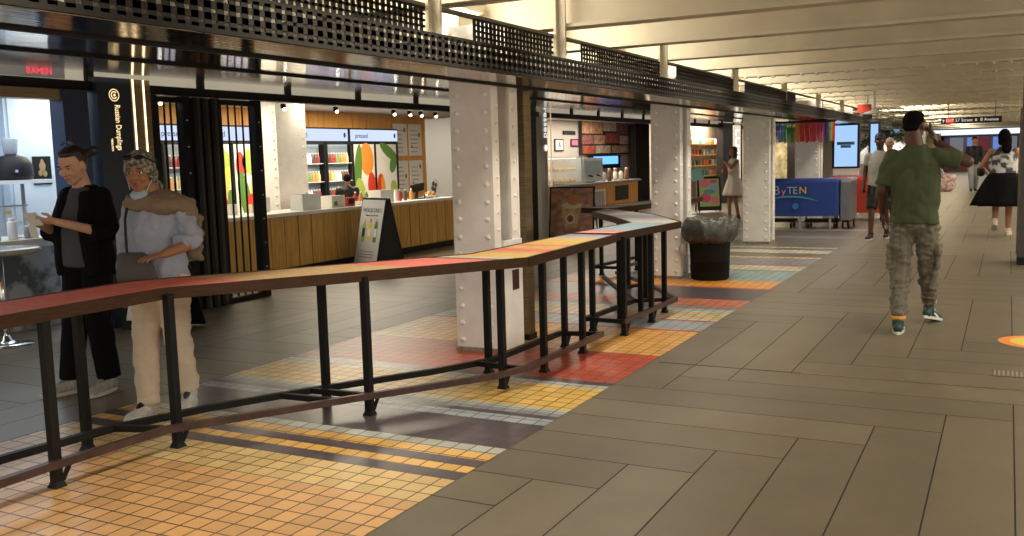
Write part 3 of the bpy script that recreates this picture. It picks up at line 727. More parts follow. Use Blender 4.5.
# inside column already; things on the counter
def crate(label, x0, x1, y0, y1, z, h, m_, name='box', cat='box', t=.012):
    r = T(name, label, cat, ((x0+x1)/2, (y0+y1)/2, z))
    b = MB(); b.box(x0, x1, y0, y1, z, z+t); b.box(x0, x0+t, y0, y1, z+t, z+h); b.box(x1-t, x1, y0, y1, z+t, z+h); b.box(x0+t, x1-t, y0, y0+t, z+t, z+h); b.box(x0+t, x1-t, y1-t, y1, z+t, z+h)
    b.build('body', m_, r, world=True)
    return r
CT = .846
crate('clear acrylic sign box with green dot on the juice counter', -8.92, -8.70, 10.35, 10.75, CT, .22, mat('acrylic', (.72, .74, .72), .15, alpha=.7)) 
r = crate('white cardboard box beside the inside column on the counter', -8.95, -8.70, 11.0, 11.30, CT, .17, K['paper'])
MB().box(-8.698, -8.694, 11.05, 11.12, CT+.03, CT+.09).build('green_dot', K['green'], r, world=True)
r = crate('red edged black box on the juice counter', -8.95, -8.70, 11.36, 11.55, CT, .13, K['red'])
MB().box(-8.699, -8.69, 11.40, 11.53, CT+.03, CT+.11).build('black_panel', K['black'], r, world=True)
crate('low white tray of samples on the juice counter', -8.95, -8.68, 11.7, 12.2, CT, .06, K['white'], 'tray', 'tray')
crate('tall clear box on the counter before the bending worker', -8.95, -8.72, 12.25, 12.6, CT, .20, mat('acrylic', (.72, .74, .72), .15, alpha=.7))
for i, (y, c, h) in enumerate(((11.76, 'red', .17), (11.90, 'orange', .15), (12.04, 'green', .18), (12.72, 'pale yellow', .21), (12.84, 'white', .2), (12.96, 'red', .22), (13.12, 'dark', .17), (13.3, 'orange', .2))):
    dup(protos[c], (-8.85, y, CT+(.012 if i < 3 else 0)), 0, '%s juice bottle standing on the white counter, number %s from the left' % (c, ord_[i].replace('nearest', 'one')), None)
    COL.objects[-1]
for o in list(COL.objects):
    if o.get('label', '').endswith('from the left') and 'juice bottle standing' in o['label']:
        o['label'] = o['label'].replace('number one', 'first').replace('number ', ''); o['group'] = 'juice bottles standing on the counter'
r = T('cash_register', 'black tilted cash register screen on the white counter before the worker', 'cash register', (-8.95, 13.6, CT))
MB().box(-9.05, -8.85, 13.5, 13.72, CT, CT+.02).build('base', K['black'], r, world=True)
MB().bar((-8.95, 13.6, CT+.02), (-8.93, 13.6, CT+.14), .03, .05).build('stand', K['black'], r, world=True)
MB().bar((-8.98, 13.47, CT+.17), (-8.88, 13.75, CT+.21), .012, .15, up=(.35, 0, 1)).build('screen', K['black'], r, world=True)
r = T('fruit_bowl', 'chrome bowl of oranges and bananas on the white counter', 'fruit bowl', (-8.80, 13.78, CT))
MB().lathe((-8.80, 13.78, CT), [(.05, 0), (.10, .03), (.12, .07), (.115, .07), (.09, .04)], 20).build('bowl', K['chrome'], r, world=True)
for i, (dx, dy, dz, c) in enumerate(((0, 0, .09, K['orange']), (.05, .05, .08, K['orange']), (-.04, .05, .08, K['yellow']), (.02, -.05, .08, K['yellow']), (-.05, -.04, .08, K['orange']))):
    b = MB(); b.ell((-8.80+dx, 13.78+dy, CT+dz), .036); b.build('orange' if c is K['orange'] else 'lemon', c, None, label='%s fruit in the counter bowl, %s' % ('orange' if c is K['orange'] else 'yellow', ['on the middle', 'at the back right', 'at the back left', 'at the front', 'at the left'][i]), category='fruit', group='fruit in the counter bowl')
# spot lights under the header
for i, y in enumerate((6.76, 7.02, 8.9, 9.9, 11.2, 11.6, 11.9, 12.3, 13.2, 14.0)):
    r = T('spotlight', '%s small glowing spotlight under the black header of the juice shop' % ord_[i], 'spotlight', (-7.7, y, 2.2), 0, 'small spotlights under the juice shop header')
    MB().lathe((-7.7, y, 2.155), [(.03, 0), (.035, .05), (.015, .06)], 10).build('can', K['black'], r, world=True)
    b = MB(); b.ell((-7.68, y, 2.15), .022, 8, 6); b.build('bulb', K['spot'], r, world=True)
# A-frame board with juice bottles, in front of the counter
r = T('sandwich_board', 'white sandwich board with three juice bottles printed, before the wooden counter', 'sign', (-8.05, 11.5, 0))
def board(r, P0, along, w, h, lean, th, mats, face, name):
    """panel: base centre P0, 'along' horizontal axis, leaning by 'lean' (horizontal offset of its top edge)"""
    M = frame(P0, along, V((lean[0], lean[1], h))); H = V((lean[0], lean[1], h)).length
    q = MB(); t = th/2
    q.add([M@V(p) for p in ((-w/2, 0, -t), (w/2, 0, -t), (w/2, H, -t), (-w/2, H, -t), (-w/2, 0, t), (w/2, 0, t), (w/2, H, t), (-w/2, H, t))],
          [(3, 2, 1, 0), (4, 5, 6, 7), (0, 1, 5, 4), (1, 2, 6, 5), (2, 3, 7, 6), (3, 0, 4, 7)], 0)
    q.build(name, mats, r, world=True)
    return M, H
ax = V((.12, .99, 0)).normalized()
ax = V((.936, -.352, 0)); nrm = V((ax.y, -ax.x, 0)); cen = V((-8.02, 11.15, 0))
M, H = board(r, cen+nrm*.24+V((0, 0, .02)), ax, .60, .96, tuple(-nrm*.22)[:2], .02, K['black_metal'], 1, 'front_frame')
board(r, cen-nrm*.24+V((0, 0, .02)), ax, .60, .96, tuple(nrm*.22)[:2], .02, K['black'], 1, 'back_panel')
q = MB(); q.add([M@V(p) for p in ((-.285, .03, .012), (.285, .03, .012), (.285, H-.03, .012), (-.285, H-.03, .012))], [(0, 1, 2, 3)]); sheet = q.build('poster', mat('poster_white', (.62, .64, .68), .4), r, world=True)
for i, (c, cc) in enumerate(((K['yellow'], K['lime']), (K['red'], K['yellow']), (K['lime'], K['green']))):
    q = MB(); x = -.15+i*.15
    def rect(x0, x1, y0, y1, mi, z=.014): q.add([M@V(p) for p in ((x0, y0, z), (x1, y0, z), (x1, y1, z), (x0, y1, z))], [(0, 1, 2, 3)], mi)
    rect(x-.042, x+.042, .36, .60, 0); rect(x-.032, x+.032, .34, .36, 0); rect(x-.03, x+.03, .60, .64, 0); rect(x-.018, x+.018, .64, .68, 1); rect(x-.034, x+.034, .42, .54, 2, .0155)
    q.build('bottle_picture', [cc, c, K['navy'] if i == 0 else K['paper']], r, world=True)
lettering('MOCKTAILS', .085, M@Matrix.Translation((0, .80, .015)), K['grey'], r)
lettering('100% juice, hand made daily', .028, M@Matrix.Translation((0, .73, .015)), K['grey'], r)
q = MB()
for k in range(3): q.add([M@V(p) for p in ((-.18, .20-.04*k, .014), (.18, .20-.04*k, .014), (.18, .212-.04*k, .014), (-.18, .212-.04*k, .014))], [(0, 1, 2, 3)])
q.build('text_lines', K['grey'], r, world=True)
for s in (-1, 1):
    q = MB(); e0, e1 = cen+ax*.285*s, cen+ax*.295*s; tri = [nrm*.23+V((0, 0, .03)), -nrm*.23+V((0, 0, .03)), -nrm*.03+V((0, 0, .95)), nrm*.03+V((0, 0, .95))]
    q.add([e0+t for t in tri]+[e1+t for t in tri], [(0, 1, 2, 3), (7, 6, 5, 4), (0, 4, 5, 1), (1, 5, 6, 2), (2, 6, 7, 3), (3, 7, 4, 0)]); q.build('side_panel', K['black'], r, world=True)

# ================================================================== COFFEE SHOP
r = T('coffee_counter', 'orange wooden counter of the coffee shop with grey top', 'counter', (-9.1, 21.5, 0))
MB().box(-9.4, -8.8, 18.6, 24.15, .002, .80).build('wood_front', K['orange_wood'], r, world=True)
MB().box(-9.5, -8.72, 18.5, 24.22, .80, .85).build('countertop', K['grey'], r, world=True)
b = MB(); b.box(-8.80, -8.785, 20.3, 21.8, .12, .68, 0)
for k in range(14): b.box(-8.785, -8.78, 20.36+k*.1, 20.42+k*.1, .17, .63, 1)
b.build('vent_grille', [K['paper'], K['grey']], r, world=True)
MB().box(-8.80, -8.78, 22.5, 23.4, .35, .72).build('dark_panel', K['black'], r, world=True)
r = T('pastry_case', 'glass pastry display case on the coffee shop counter', 'display case', (-9.1, 19.6, .85))
b = MB(); b.box(-9.4, -8.8, 18.7, 20.6, .852, .90); b.build('base', K['chrome'], r, world=True)
MB().box(-9.38, -8.82, 18.75, 20.55, 1.15, 1.165).build('shelf', K['glass'], r, world=True)
MB().box(-8.83, -8.815, 18.72, 20.58, .90, 1.48).build('front_glass', mat('case_glass', (.75, .82, .82), .05, alpha=.30, spec=.8), r, world=True)
MB().box(-9.4, -8.8, 18.7, 20.6, 1.48, 1.50).build('top', K['glass'], r, world=True)
MB().box(-9.38, -8.84, 18.7, 18.72, .9, 1.48).build('side_glass', K['glass'], r, world=True)
MB().box(-9.05, -8.95, 18.9, 20.4, 1.44, 1.46).build('lamp', emis('case_lamp', (1, .85, .6), 3), r, world=True)
KG = mat('case_glass', (.75, .82, .82), .05, alpha=.30, spec=.8)
pm = mat('pastry', (.75, .48, .18), .6, var=.3, vs=20); p0 = None
for sh, z in ((0, .90), (1, 1.165)):
    for i in range(6):
        y = 18.95+i*.28; lab = '%s golden pastry on the %s level of the glass case' % (ord_[i].replace('nearest', 'first'), ['lower', 'upper'][sh])
        if p0 is None:
            p0 = T('pastry', lab, 'pastry', (-9.0, y, z+.002), 0, 'pastries in the glass case'); b = MB(); b.ell((0, 0, .035), (.06, .09, .035)); b.ell((0, .03, .06), (.04, .05, .02)); b.build('crust', pm, p0)
        else: dup(p0, (-9.0, y, z), 0, lab)
r = T('coffee_grinder', 'grey espresso machine on the coffee shop counter right of the glass case', 'coffee machine', (-9.1, 21.3, .85))
MB().box(-9.35, -8.95, 20.7, 22.05, .87, 1.44).build('body', mat('machine_pale', (.50, .55, .55), .3), r, world=True)
MB().box(-8.95, -8.93, 20.75, 22.0, 1.08, 1.38).build('front_panel', mat('bluegrey', (.30, .40, .46), .3), r, world=True)
for y in (21.1, 21.6): MB().tube((-8.93, y, 1.03), (-8.82, y, 1.0), .02).build('handle', K['black'], r, world=True)
for y in (20.9, 21.8): MB().tube((-9.1, y, .85), (-9.1, y, .87), .03).build('foot', K['black'], r, world=True)
cup0 = None
for i in range(9):
    y = 22.22+i*.2; h = (.18, .26, .15)[i % 3]
    lab = '%s %s on the coffee counter right of the espresso machine' % (ord_[i].replace('nearest', 'first'), 'stack of paper cups')
    jar(lab, -9.0+.08*(i % 2), y, .852, h+.05, .055, [K['paper'], K['brown'], K['cream']][i % 3], K['white'], 'cups', 'cup_stack', 'cup stacks on the coffee counter')
r = T('menu_wall', 'collage menu board of pastry and fruit photographs above the coffee shop', 'menu', (-10.5, 26, 1.6))
b = MB(); b.box(-10.58, -10.50, 24.35, 28.05, 1.52, 2.56); b.build('board', K['dark'], r, world=True)
cols = [mat('photo_red', (.42, .10, .06), .5, var=.5, vs=8), mat('photo_pastry', (.55, .33, .18), .5, var=.5, vs=7), mat('photo_pale', (.62, .50, .38), .5, var=.4, vs=9), mat('photo_berry', (.30, .12, .12), .5, var=.6, vs=12)]
b = MB(); k = 0
for (y0, y1, z0, z1, c) in ((24.4, 25.9, 2.12, 2.53, 1), (25.95, 27.0, 2.20, 2.53, 2), (27.05, 28.0, 2.12, 2.53, 3), (24.4, 25.2, 1.82, 2.08, 3), (25.25, 26.1, 1.82, 2.08, 1), (26.15, 27.2, 1.85, 2.15, 0), (27.25, 28.0, 1.82, 2.08, 2), (24.4, 25.3, 1.56, 1.78, 0), (25.35, 26.5, 1.56, 1.78, 2), (26.6, 28.0, 1.56, 1.78, 1)):
    b.add([(-10.497, y0, z0), (-10.497, y1, z0), (-10.497, y1, z1), (-10.497, y0, z1)], [(0, 1, 2, 3)], c)
b.build('photographs', cols, r, world=True)
r = T('blue_screen', 'small glowing blue screen below the collage menu board', 'screen', (-10.3, 26, 1.2))
MB().box(-10.56, -10.46, 25.0, 27.2, 1.12, 1.50).build('housing', K['black'], r, world=True)
MB().box(-10.46, -10.455, 25.1, 27.0, 1.24, 1.47).build('display', emis('blue_glow', (.10, .30, 1), 2.2), r, world=True)
r = T('dark_door', 'tall dark brown sliding door at the right of the coffee shop', 'door', (-10.4, 29, 0))
MB().box(-10.5, -10.3, 28.15, 30.3, .002, 2.45).build('leaf', K['dark'], r, world=True)
for i, (y0, w_, z0, h, m_, lab) in enumerate(((22.75, .55, 1.64, .32, K['paper'], 'small framed notice with a blue letter on the coffee shop wall'), (24.0-.2, .50, 1.76, .2, K['pink'], 'small pink framed certificate on the coffee shop wall'), (23.3, .8, 2.08, .1, K['dark'], 'small dark plaque high on the coffee shop wall'), (21.6, .3, 2.1, .2, K['grey'], 'small grey switch box high on the coffee shop wall'))):
    r = T('wall_notice', lab, 'notice', (-10.5, y0, z0))
    MB().box(-10.59, -10.57, y0, y0+w_, z0, z0+h).build('frame', K['black'], r, world=True)
    MB().box(-10.57, -10.566, y0+.04, y0+w_-.04, z0+.03, z0+h-.03).build('sheet', m_, r, world=True)
    if i == 0: lettering('A', .24, frame((-10.563, y0+w_/2, z0+h/2), (0, 1, 0), (0, 0, 1)), K['blue'], r)
r = T('hanging_lamp', 'black shaded lamp hanging over the pastry case', 'lamp', (-9.2, 19.0, 1.6))
MB().lathe((-9.2, 18.95, 1.56), [(.16, 0), (.12, .06), (.04, .12), (.02, .15)], 18).build('shade', K['black'], r, world=True)
MB().tube((-9.2, 18.95, 1.70), (-9.2, 18.95, 2.46), .006, n=6).build('cord', K['black'], r, world=True)
# easel board with coffee picture
r = T('easel_board', 'standing easel board with iced coffee picture behind the striped table', 'sign', (-6.96, 15.7, 0))
ax = V((.986, .166, 0)); nrm = V((ax.y, -ax.x, 0)); cen = V((-6.96, 15.60, 0))
M, H = board(r, cen+nrm*.02+V((0, 0, .02)), ax, .84, .93, tuple(-nrm*.16)[:2], .02, K['black'], 1, 'frame')
q = MB(); q.add([M@V(p) for p in ((-.39, .05, .012), (.39, .05, .012), (.39, H-.03, .012), (-.39, H-.03, .012))], [(0, 1, 2, 3)])
q.build('poster', mat('brick_poster', (.42, .21, .14), .5, var=.55, vs=9), r, world=True)
q = MB()
def disc2(cx, cy, rx, ry, mi, z): q.add([M@V((cx+rx*cos(2*pi*i/20), cy+ry*sin(2*pi*i/20), z)) for i in range(20)], [tuple(range(20))], mi)
q.add([M@V(p) for p in ((-.12, .18, .014), (.10, .18, .014), (.17, .56, .014), (-.19, .56, .014))], [(0, 1, 2, 3)], 0)
disc2(0, .60, .19, .06, 1, .015); disc2(.03, .70, .12, .10, 2, .016); disc2(-.02, .36, .09, .10, 3, .017); disc2(-.02, .36, .06, .065, 4, .018)
q.build('cup_picture', [mat('photo_pastry', (0, 0, 0)), K['cream'], mat('photo_orange', (.55, .22, .08), .5), K['cream'], K['brown']], r, world=True)
for s in (-1, 1): MB().bar(cen+ax*.40*s-nrm*.42+V((0, 0, .01)), cen+ax*.38*s-nrm*.15+V((0, 0, .92)), .02, .02).build('back_leg', K['black'], r, world=True)
MB().bar(cen+ax*.40-nrm*.33+V((0, 0, .35)), cen-ax*.40-nrm*.33+V((0, 0, .35)), .015, .02).build('crossbar', K['black'], r, world=True)

# ================================================================== GALLERY SHOP (beyond the second column)
r = T('shop_window_display', 'warm lit shop display with shelves of small goods beyond the second column', 'display', (-8.4, 27.3, 0))
MB().box(-8.60, -8.55, 25.6, 31.5, .5, 2.35).build('back_panel', mat('display_back', (.50, .42, .34), .5, var=.3, vs=5), r, world=True)
for z in (.80, 1.12, 1.44, 1.76): MB().box(-8.55, -8.2, 26.0, 31.3, z-.03, z).build('shelf', K['oak'], r, world=True)
MB().box(-8.54, -8.15, 25.9, 31.4, .002, .72).build('cabinet', K['brown'], r, world=True)
r = T('wall_sign', 'grey blue panel sign above the warm shelves of the third shop', 'sign', (-8.4, 26.8, 2))
MB().box(-8.54, -8.50, 26.2, 28.2, 1.95, 2.18).build('panel', K['grey'], r, world=True)
gd = [K['paper'], K['orange'], K['cream'], K['ltblue'], K['brown'], K['pink'], K['teal']]; gn = ['white', 'orange', 'cream', 'pale blue', 'brown', 'pink', 'teal']
gp = {}
for si, z in enumerate((.80, 1.12, 1.44, 1.76)):
    for i in range(15):
        y = 26.15+i*.34; c = (i*3+si*2) % 7
        lab = '%s jar, %s from the left on the %s shelf of the third shop' % (gn[c], ord_[i].replace('nearest', 'first'), ['lowest', 'second', 'third', 'top'][si])
        if c not in gp: gp[c] = jar(lab, -8.37, y, z+.001, .17, .06, gd[c], K['white'], 'jar', 'goods_jar', 'jars on the shelves of the third shop')
        else: dup(gp[c], (0, 0, 0), 0, lab); 
        if gp[c]['label'] != lab:
            o = [q for q in COL.objects if q.get('label') == lab][0]; o.location = (-8.37, y, z+.001)
r = T('notice_easel', 'black framed easel with bright pink, yellow and blue poster by the third shop', 'sign', (-6.9, 23.7, 0))
ax = V((.80, .60, 0)); nrm = V((ax.y, -ax.x, 0)); cen = V((-6.62, 23.4, 0))
M, H = board(r, cen+V((0, 0, .05)), ax, .62, .84, tuple(-nrm*.1)[:2], .03, K['black'], 1, 'frame')
q = MB()
def rect3(x0, x1, y0, y1, mi, z): q.add([M@V(p) for p in ((x0, y0, z), (x1, y0, z), (x1, y1, z), (x0, y1, z))], [(0, 1, 2, 3)], mi)
rect3(-.26, .26, .10, H-.05, 0, .017)
for (cx, cy, rx, ry, mi, z) in ((-.12, .68, .13, .12, 1, .018), (.12, .55, .13, .14, 2, .019), (-.1, .32, .14, .12, 3, .02), (.13, .25, .12, .1, 1, .021), (0, .47, .16, .06, 4, .022), (.12, .73, .1, .05, 3, .023)):
    disc2(cx, cy, rx, ry, mi, z)
q.build('poster', [mat('poster_lime', (.45, .62, .18), .5), K['pink'], K['ltblue'], mat('hot_pink', (.75, .10, .25), .5), K['teal']], r, world=True)
for s in (-1, 1): MB().bar(cen+ax*.27*s-nrm*.30+V((0, 0, .01)), cen+ax*.25*s-nrm*.11+V((0, 0, .80)), .02, .02).build('back_leg', K['black'], r, world=True)
for s in (-1, 1): MB().bar(cen+ax*.27*s+V((0, 0, .005)), cen+ax*.27*s+V((0, 0, .08)), .025, .025).build('foot', K['black'], r, world=True)
r = T('teal_sign', 'small tilted teal square sign on a thin post left of the bright poster', 'sign', (-6.72, 22.6, 0))
MB().tube((-6.72, 22.6, 0), (-6.72, 22.6, .85), .012, n=8).build('post', K['grey'], r, world=True)
MB().lathe((-6.72, 22.6, .001), [(.12, 0), (.12, .015), (.02, .03)], 16).build('foot', K['grey'], r, world=True)
MB().bar((-6.84, 22.55, .93), (-6.58, 22.62, 1.01), .012, .28).build('panel', mat('teal_pale', (.22, .50, .48), .5), r, world=True)

# ================================================================== TRASH CAN WITH BAG
r = T('trash_can', 'black round trash can with a grey plastic bag folded over its rim', 'trash can', (-3.12, 11.02, 0))
MB().lathe((-3.12, 11.02, .002), [(.205, 0), (.225, .02), (.245, .60), (.25, .70), (.24, .70), (.23, .1)], 32).build('body', mat('can_black', (.008, .008, .008), .75, spec=.2), r, world=True)
b = MB(); n = 72; prof = []
rings = [(.20, .62), (.24, .72), (.27, .725), (.30, .69), (.325, .60), (.325, .52), (.27, .45), (.262, .50), (.258, .60)]
vs = []
for j, (rr, z) in enumerate(rings):
    for i in range(n):
        a = 2*pi*i/n; p = V((cos(a), sin(a), 0)); e = noise.noise(V((cos(a)*2.2, sin(a)*2.2, z*3)))*.7+noise.noise(V((cos(a)*7, sin(a)*7, z*5)))*.45
        k = max(.254, rr*(1+.16*e*(1 if j > 1 else .2))) if j > 1 else rr
        vs.append(V((-3.12, 11.02, 0))+p*k+V((0, 0, z+.05*noise.noise(V((cos(a)*3, sin(a)*3, 5+j*.3))))))
b.add(vs, [(j*n+i, j*n+(i+1) % n, (j+1)*n+(i+1) % n, (j+1)*n+i) for j in range(len(rings)-1) for i in range(n)], 0, True)
b.build('bag', mat('bag_grey', (.065, .070, .060), .38, var=.3, vs=9, bump=.9, bs=26), r, world=True)
r = T('hanging_bag', 'small translucent plastic bag slumped between the trash can and the white column', 'plastic bag', (-3.40, 10.86, .1))
b = MB(); b.ell((-3.40, 10.85, .36), (.045, .05, .08), 14, 9); b.ell((-3.40, 10.85, .48), (.02, .02, .08), 10, 7)
b.build('bag_body', mat('bag_pale', (.45, .42, .36), .3, bump=.5, bs=30), r, world=True)

# ================================================================== DRAPED TABLES, SCREEN, FRINGE
def cloth_box(x0, x1, y0, y1, z0, z1, amp, nx=40, nz=10):
    """table cover hanging from a top, with soft vertical folds"""
    b = MB(); per = []
    def side(p, q, k):
        for i in range(k):
            t = i/k; per.append((p[0]+(q[0]-p[0])*t, p[1]+(q[1]-p[1])*t))
    side((x0, y0), (x1, y0), nx); side((x1, y0), (x1, y1), nx//2); side((x1, y1), (x0, y1), nx); side((x0, y1), (x0, y0), nx//2)
    cx, cy = (x0+x1)/2, (y0+y1)/2; N = len(per); vs = []
    for j in range(nz+1):
        t = j/nz; z = z1-(z1-z0)*t
        for i, (x, y) in enumerate(per):
            d = V((x-cx, y-cy, 0)).normalized(); e = amp*t*noise.noise(V((x*2.5, y*2.5, t*.6)))*2
            vs.append((x+d.x*e, y+d.y*e, z+(.02*noise.noise(V((x*1.5, y*1.5, 3))) if j == nz else 0)))
    fs = [(j*N+i, (j+1)*N+i, (j+1)*N+(i+1) % N, j*N+(i+1) % N) for j in range(nz) for i in range(N)]+[tuple(range(N))]
    return b.add(vs, fs, 0, True)
BX0, BX1, BY = -4.35, -2.80, 18.45
r = T('vendor_table', 'folding vendor table under a blue cloth cover printed ByTEN', 'table', (-3.6, 19, 0))
MB().box(BX0+.02, BX1-.02, BY+.03, BY+.85, .90, .93).build('tabletop', K['white'], r, world=True)
for x in (BX0+.15, -3.5, BX1-.15):
    for y in (BY+.12, BY+.75): MB().tube((x, y, .002), (x, y, .90), .02, n=8).build('leg', K['white'], r, world=True)
c = cloth_box(BX0, BX1, BY, BY+.88, .25, .945, .025).build('cloth_cover', mat('blue_cloth', (.012, .045, .26), .55, bump=.15, bs=8), None, label='blue cloth cover with ByTEN lettering draped over the vendor table', category='tablecloth')
x = -3.98
for ch, m_ in (('B', K['ltblue']), ('y', K['pink']), ('T', K['ltblue']), ('E', K['ltblue']), ('N', K['yellow'])):
    sz = .235 if ch in 'B' else (.20 if ch == 'y' else .19)
    o = lettering(ch, sz, frame((x, BY-.03, .735 if ch != 'y' else .72), (1, 0, 0), (0, 0, 1)), m_, c, align='LEFT'); x += {'B': .155, 'y': .105, 'T': .105, 'E': .115, 'N': .1}[ch]
b = MB(); n = 20
for i in range(n):
    u0, u1 = i/n, (i+1)/n; f = lambda u: .50+.14*sin(pi*(.10+.80*u)); tk = lambda u: .03*sin(pi*u)+.004
    X = lambda u: -4.15+1.0*u
    b.add([(X(u0), BY-.032, f(u0)-tk(u0)), (X(u1), BY-.032, f(u1)-tk(u1)), (X(u1), BY-.032, f(u1)), (X(u0), BY-.032, f(u0))], [(0, 1, 2, 3)])
b.build('swoosh', mat('swoosh_teal', (.08, .33, .36), .5), c, world=True)
b = MB(); b.add([(-3.56+.06*cos(2*pi*i/16), BY-.03, .44+.06*sin(2*pi*i/16)) for i in range(16)], [tuple(range(16))]); b.build('dot', mat('dot_blue', (.03, .18, .5), .5), c, world=True)
def cart(label, x, y, m_):
    r = T('dolly', label, 'dolly', (x, y, 0), 0)
    MB().box(x-.3, x+.3, y-.2, y+.2, .12, .17).build('deck', m_, r, world=True)
    for sx in (-1, 1):
        for sy in (-1, 1):
            b = MB(); b.tube((x+sx*.24-.015, y+sy*.15, .052), (x+sx*.24+.015, y+sy*.15, .052), .05, n=14); b.build('wheel', K['black'], r, world=True)
            MB().box(x+sx*.24-.02, x+sx*.24+.02, y+sy*.15-.015, y+sy*.15+.015, .09, .12).build('caster_fork', K['grey'], r, world=True)
cart('low black dolly under the left half of the blue draped table', -3.93, 18.85, K['black'])
cart('low black dolly under the right half of the blue draped table', -3.13, 18.85, K['black'])
r = T('shaded_cloth_side', 'grey covered block standing in for the shaded right side of the blue cloth', 'shaded side', (-2.6, 19, 0))  # made-up grey block on wheels, coloured as the blue cloth's side in shade
cc = cloth_box(-2.77, -2.60, 18.6, 19.5, .17, .95, .02, 14, 8).build('cover', mat('cloth_side_shade', (.16, .17, .19), .3, bump=.4, bs=9), r, world=True)
MB().box(-2.75, -2.62, 18.7, 19.4, .12, .16).build('deck', K['black'], r, world=True)
for sx in (-2.74, -2.63):
    for sy in (18.72, 19.38): MB().tube((sx-.015, sy, .062), (sx+.015, sy, .062), .06, n=14).build('wheel', K['black'], r, world=True)
r = T('draped_table', 'table under a red cloth behind the grey shaded cloth side', 'table', (-2.6, 21, 0))
MB().box(-3.3, -2.22, 20.9, 21.6, .88, .91).build('tabletop', K['white'], r, world=True)
for x in (-3.2, -2.32):
    for y in (21.0, 21.5): MB().tube((x, y, .002), (x, y, .88), .02, n=8).build('leg', K['black'], r, world=True)
cloth_box(-3.33, -2.20, 20.87, 21.64, .16, .925, .03).build('red_cloth', mat('red_cloth', (.42, .035, .02), .6), None, label='red cloth hanging over the table beside the lit screen', category='tablecloth')
# screens
def kiosk(label, x0, x1, y, z0, z1, body, scr):
    r = T('screen_kiosk', label, 'screen', ((x0+x1)/2, y, 0))
    MB().box(x0-.05, x1+.05, y, y+.14, z0-.04, z1+.05).build('housing', K['black'], r, world=True)
    MB().box(x0, x1, y-.006, y, z0, z1).build('display', scr, r, world=True)
    MB().box(x0-.03, x1+.03, y+.01, y+.13, .002, z0-.04).build('base', body, r, world=True)
    return r
SCR = emis('screen_blue', (.38, .60, 1.0), .95)
r = kiosk('white based kiosk with a tall glowing pale blue advertising screen', -3.51, -3.02, 22.6, 1.10, 2.02, K['white'], SCR)
b = MB()
for (zc, hw, hh) in ((1.62, .19, .035), (1.55, .11, .03)): b.loft([((-3.265, 22.592, zc), hw, .004), ((-3.265, 22.590, zc), hw*.98, .004)], 4); b.box(-3.265-hw, -3.265+hw, 22.588, 22.593, zc-hh, zc+hh)
b.build('dark_logo', mat('logo_slate', (.06, .12, .20), .4), r, world=True)
kiosk('second narrow blue advertising screen behind the first lit screen', -2.86, -2.70, 23.6, 1.2, 2.05, K['white'], SCR)
# rainbow fringe
r = T('rainbow_fringe', 'rainbow paper fringe banner hanging from the soffit above the blue table', 'banner', (-3.5, 19, 1.6))
rc = [(.02, .08, .60), (.06, .30, .45), (.05, .35, .08), (.03, .28, .06), (.75, .28, .02), (.70, .08, .02), (.60, .03, .02), (.65, .03, .05), (.62, .03, .12), (.5, .03, .15), (.10, .02, .10), (.02, .05, .35), (.05, .35, .12), (.80, .35, .02), (.65, .03, .02)]
wds = [.10, .06, .08, .06, .07, .06, .12, .09, .08, .06, .05, .03, .03, .03, .03]
x = -4.06; tot = sum(wds); scx = 1.12/tot
b = MB(); b.box(-4.08, -2.92, 18.985, 19.0, 2.02, 2.06); b.build('header_string', K['black'], r, world=True)
for i, (c, w_) in enumerate(zip(rc, wds)):
    b = MB(); x1 = x+w_*scx; n = max(2, int(w_*scx/.022))
    for k in range(n):
        a = x+(x1-x)*k/n; e = x+(x1-x)*(k+1)/n; d = random.uniform(-.005, .005); L_ = 1.65+random.uniform(-.02, .02)
        b.add([(a, 18.99+d, 2.04), (e-.002, 18.99-d, 2.04), (e-.002+d, 18.99-d, 1.85), (e-.004-d, 18.98+d, L_), (a+d, 18.98+d, L_), (a+d, 18.99, 1.85)], [(0, 1, 2, 5), (5, 2, 3, 4)])
    b.build('fringe_strip', mat('fringe_%d' % i, c, .6), r, world=True); x = x1
# shop glimpses between third and fourth columns
r = T('lit_display', 'warm glowing display panel seen between the third column and the fringe', 'display', (-5.6, 26.5, 0))
MB().box(-5.75, -5.35, 26.5, 26.6, .3, 2.0).build('panel', mat('warm_panel', (.75, .62, .38), .5, var=.5, vs=6), r, world=True)
MB().box(-5.33, -4.75, 26.4, 26.6, .002, 2.1).build('dark_curtain', K['dark'], r, world=True)
MB().box(-5.75, -5.35, 26.52, 26.6, .002, .3).build('base', K['red'], r, world=True)
area((-5.5, 25.6, 2.03), .4, .4, 18, (1, .85, .6))
r = T('red_bin', 'small red box standing behind the fourth white column', 'bin', (-3.6, 25.4, 0))
MB().lathe((-3.35, 24.0, .002), [(.13, 0), (.16, .02), (.18, .95), (.15, 1.0)], 4).build('body', K['red'], r, world=True)
MB().lathe((-3.35, 24.0, 1.002), [(.16, 0), (.15, .03), (.05, .05)], 4).build('lid', K['red'], r, world=True)

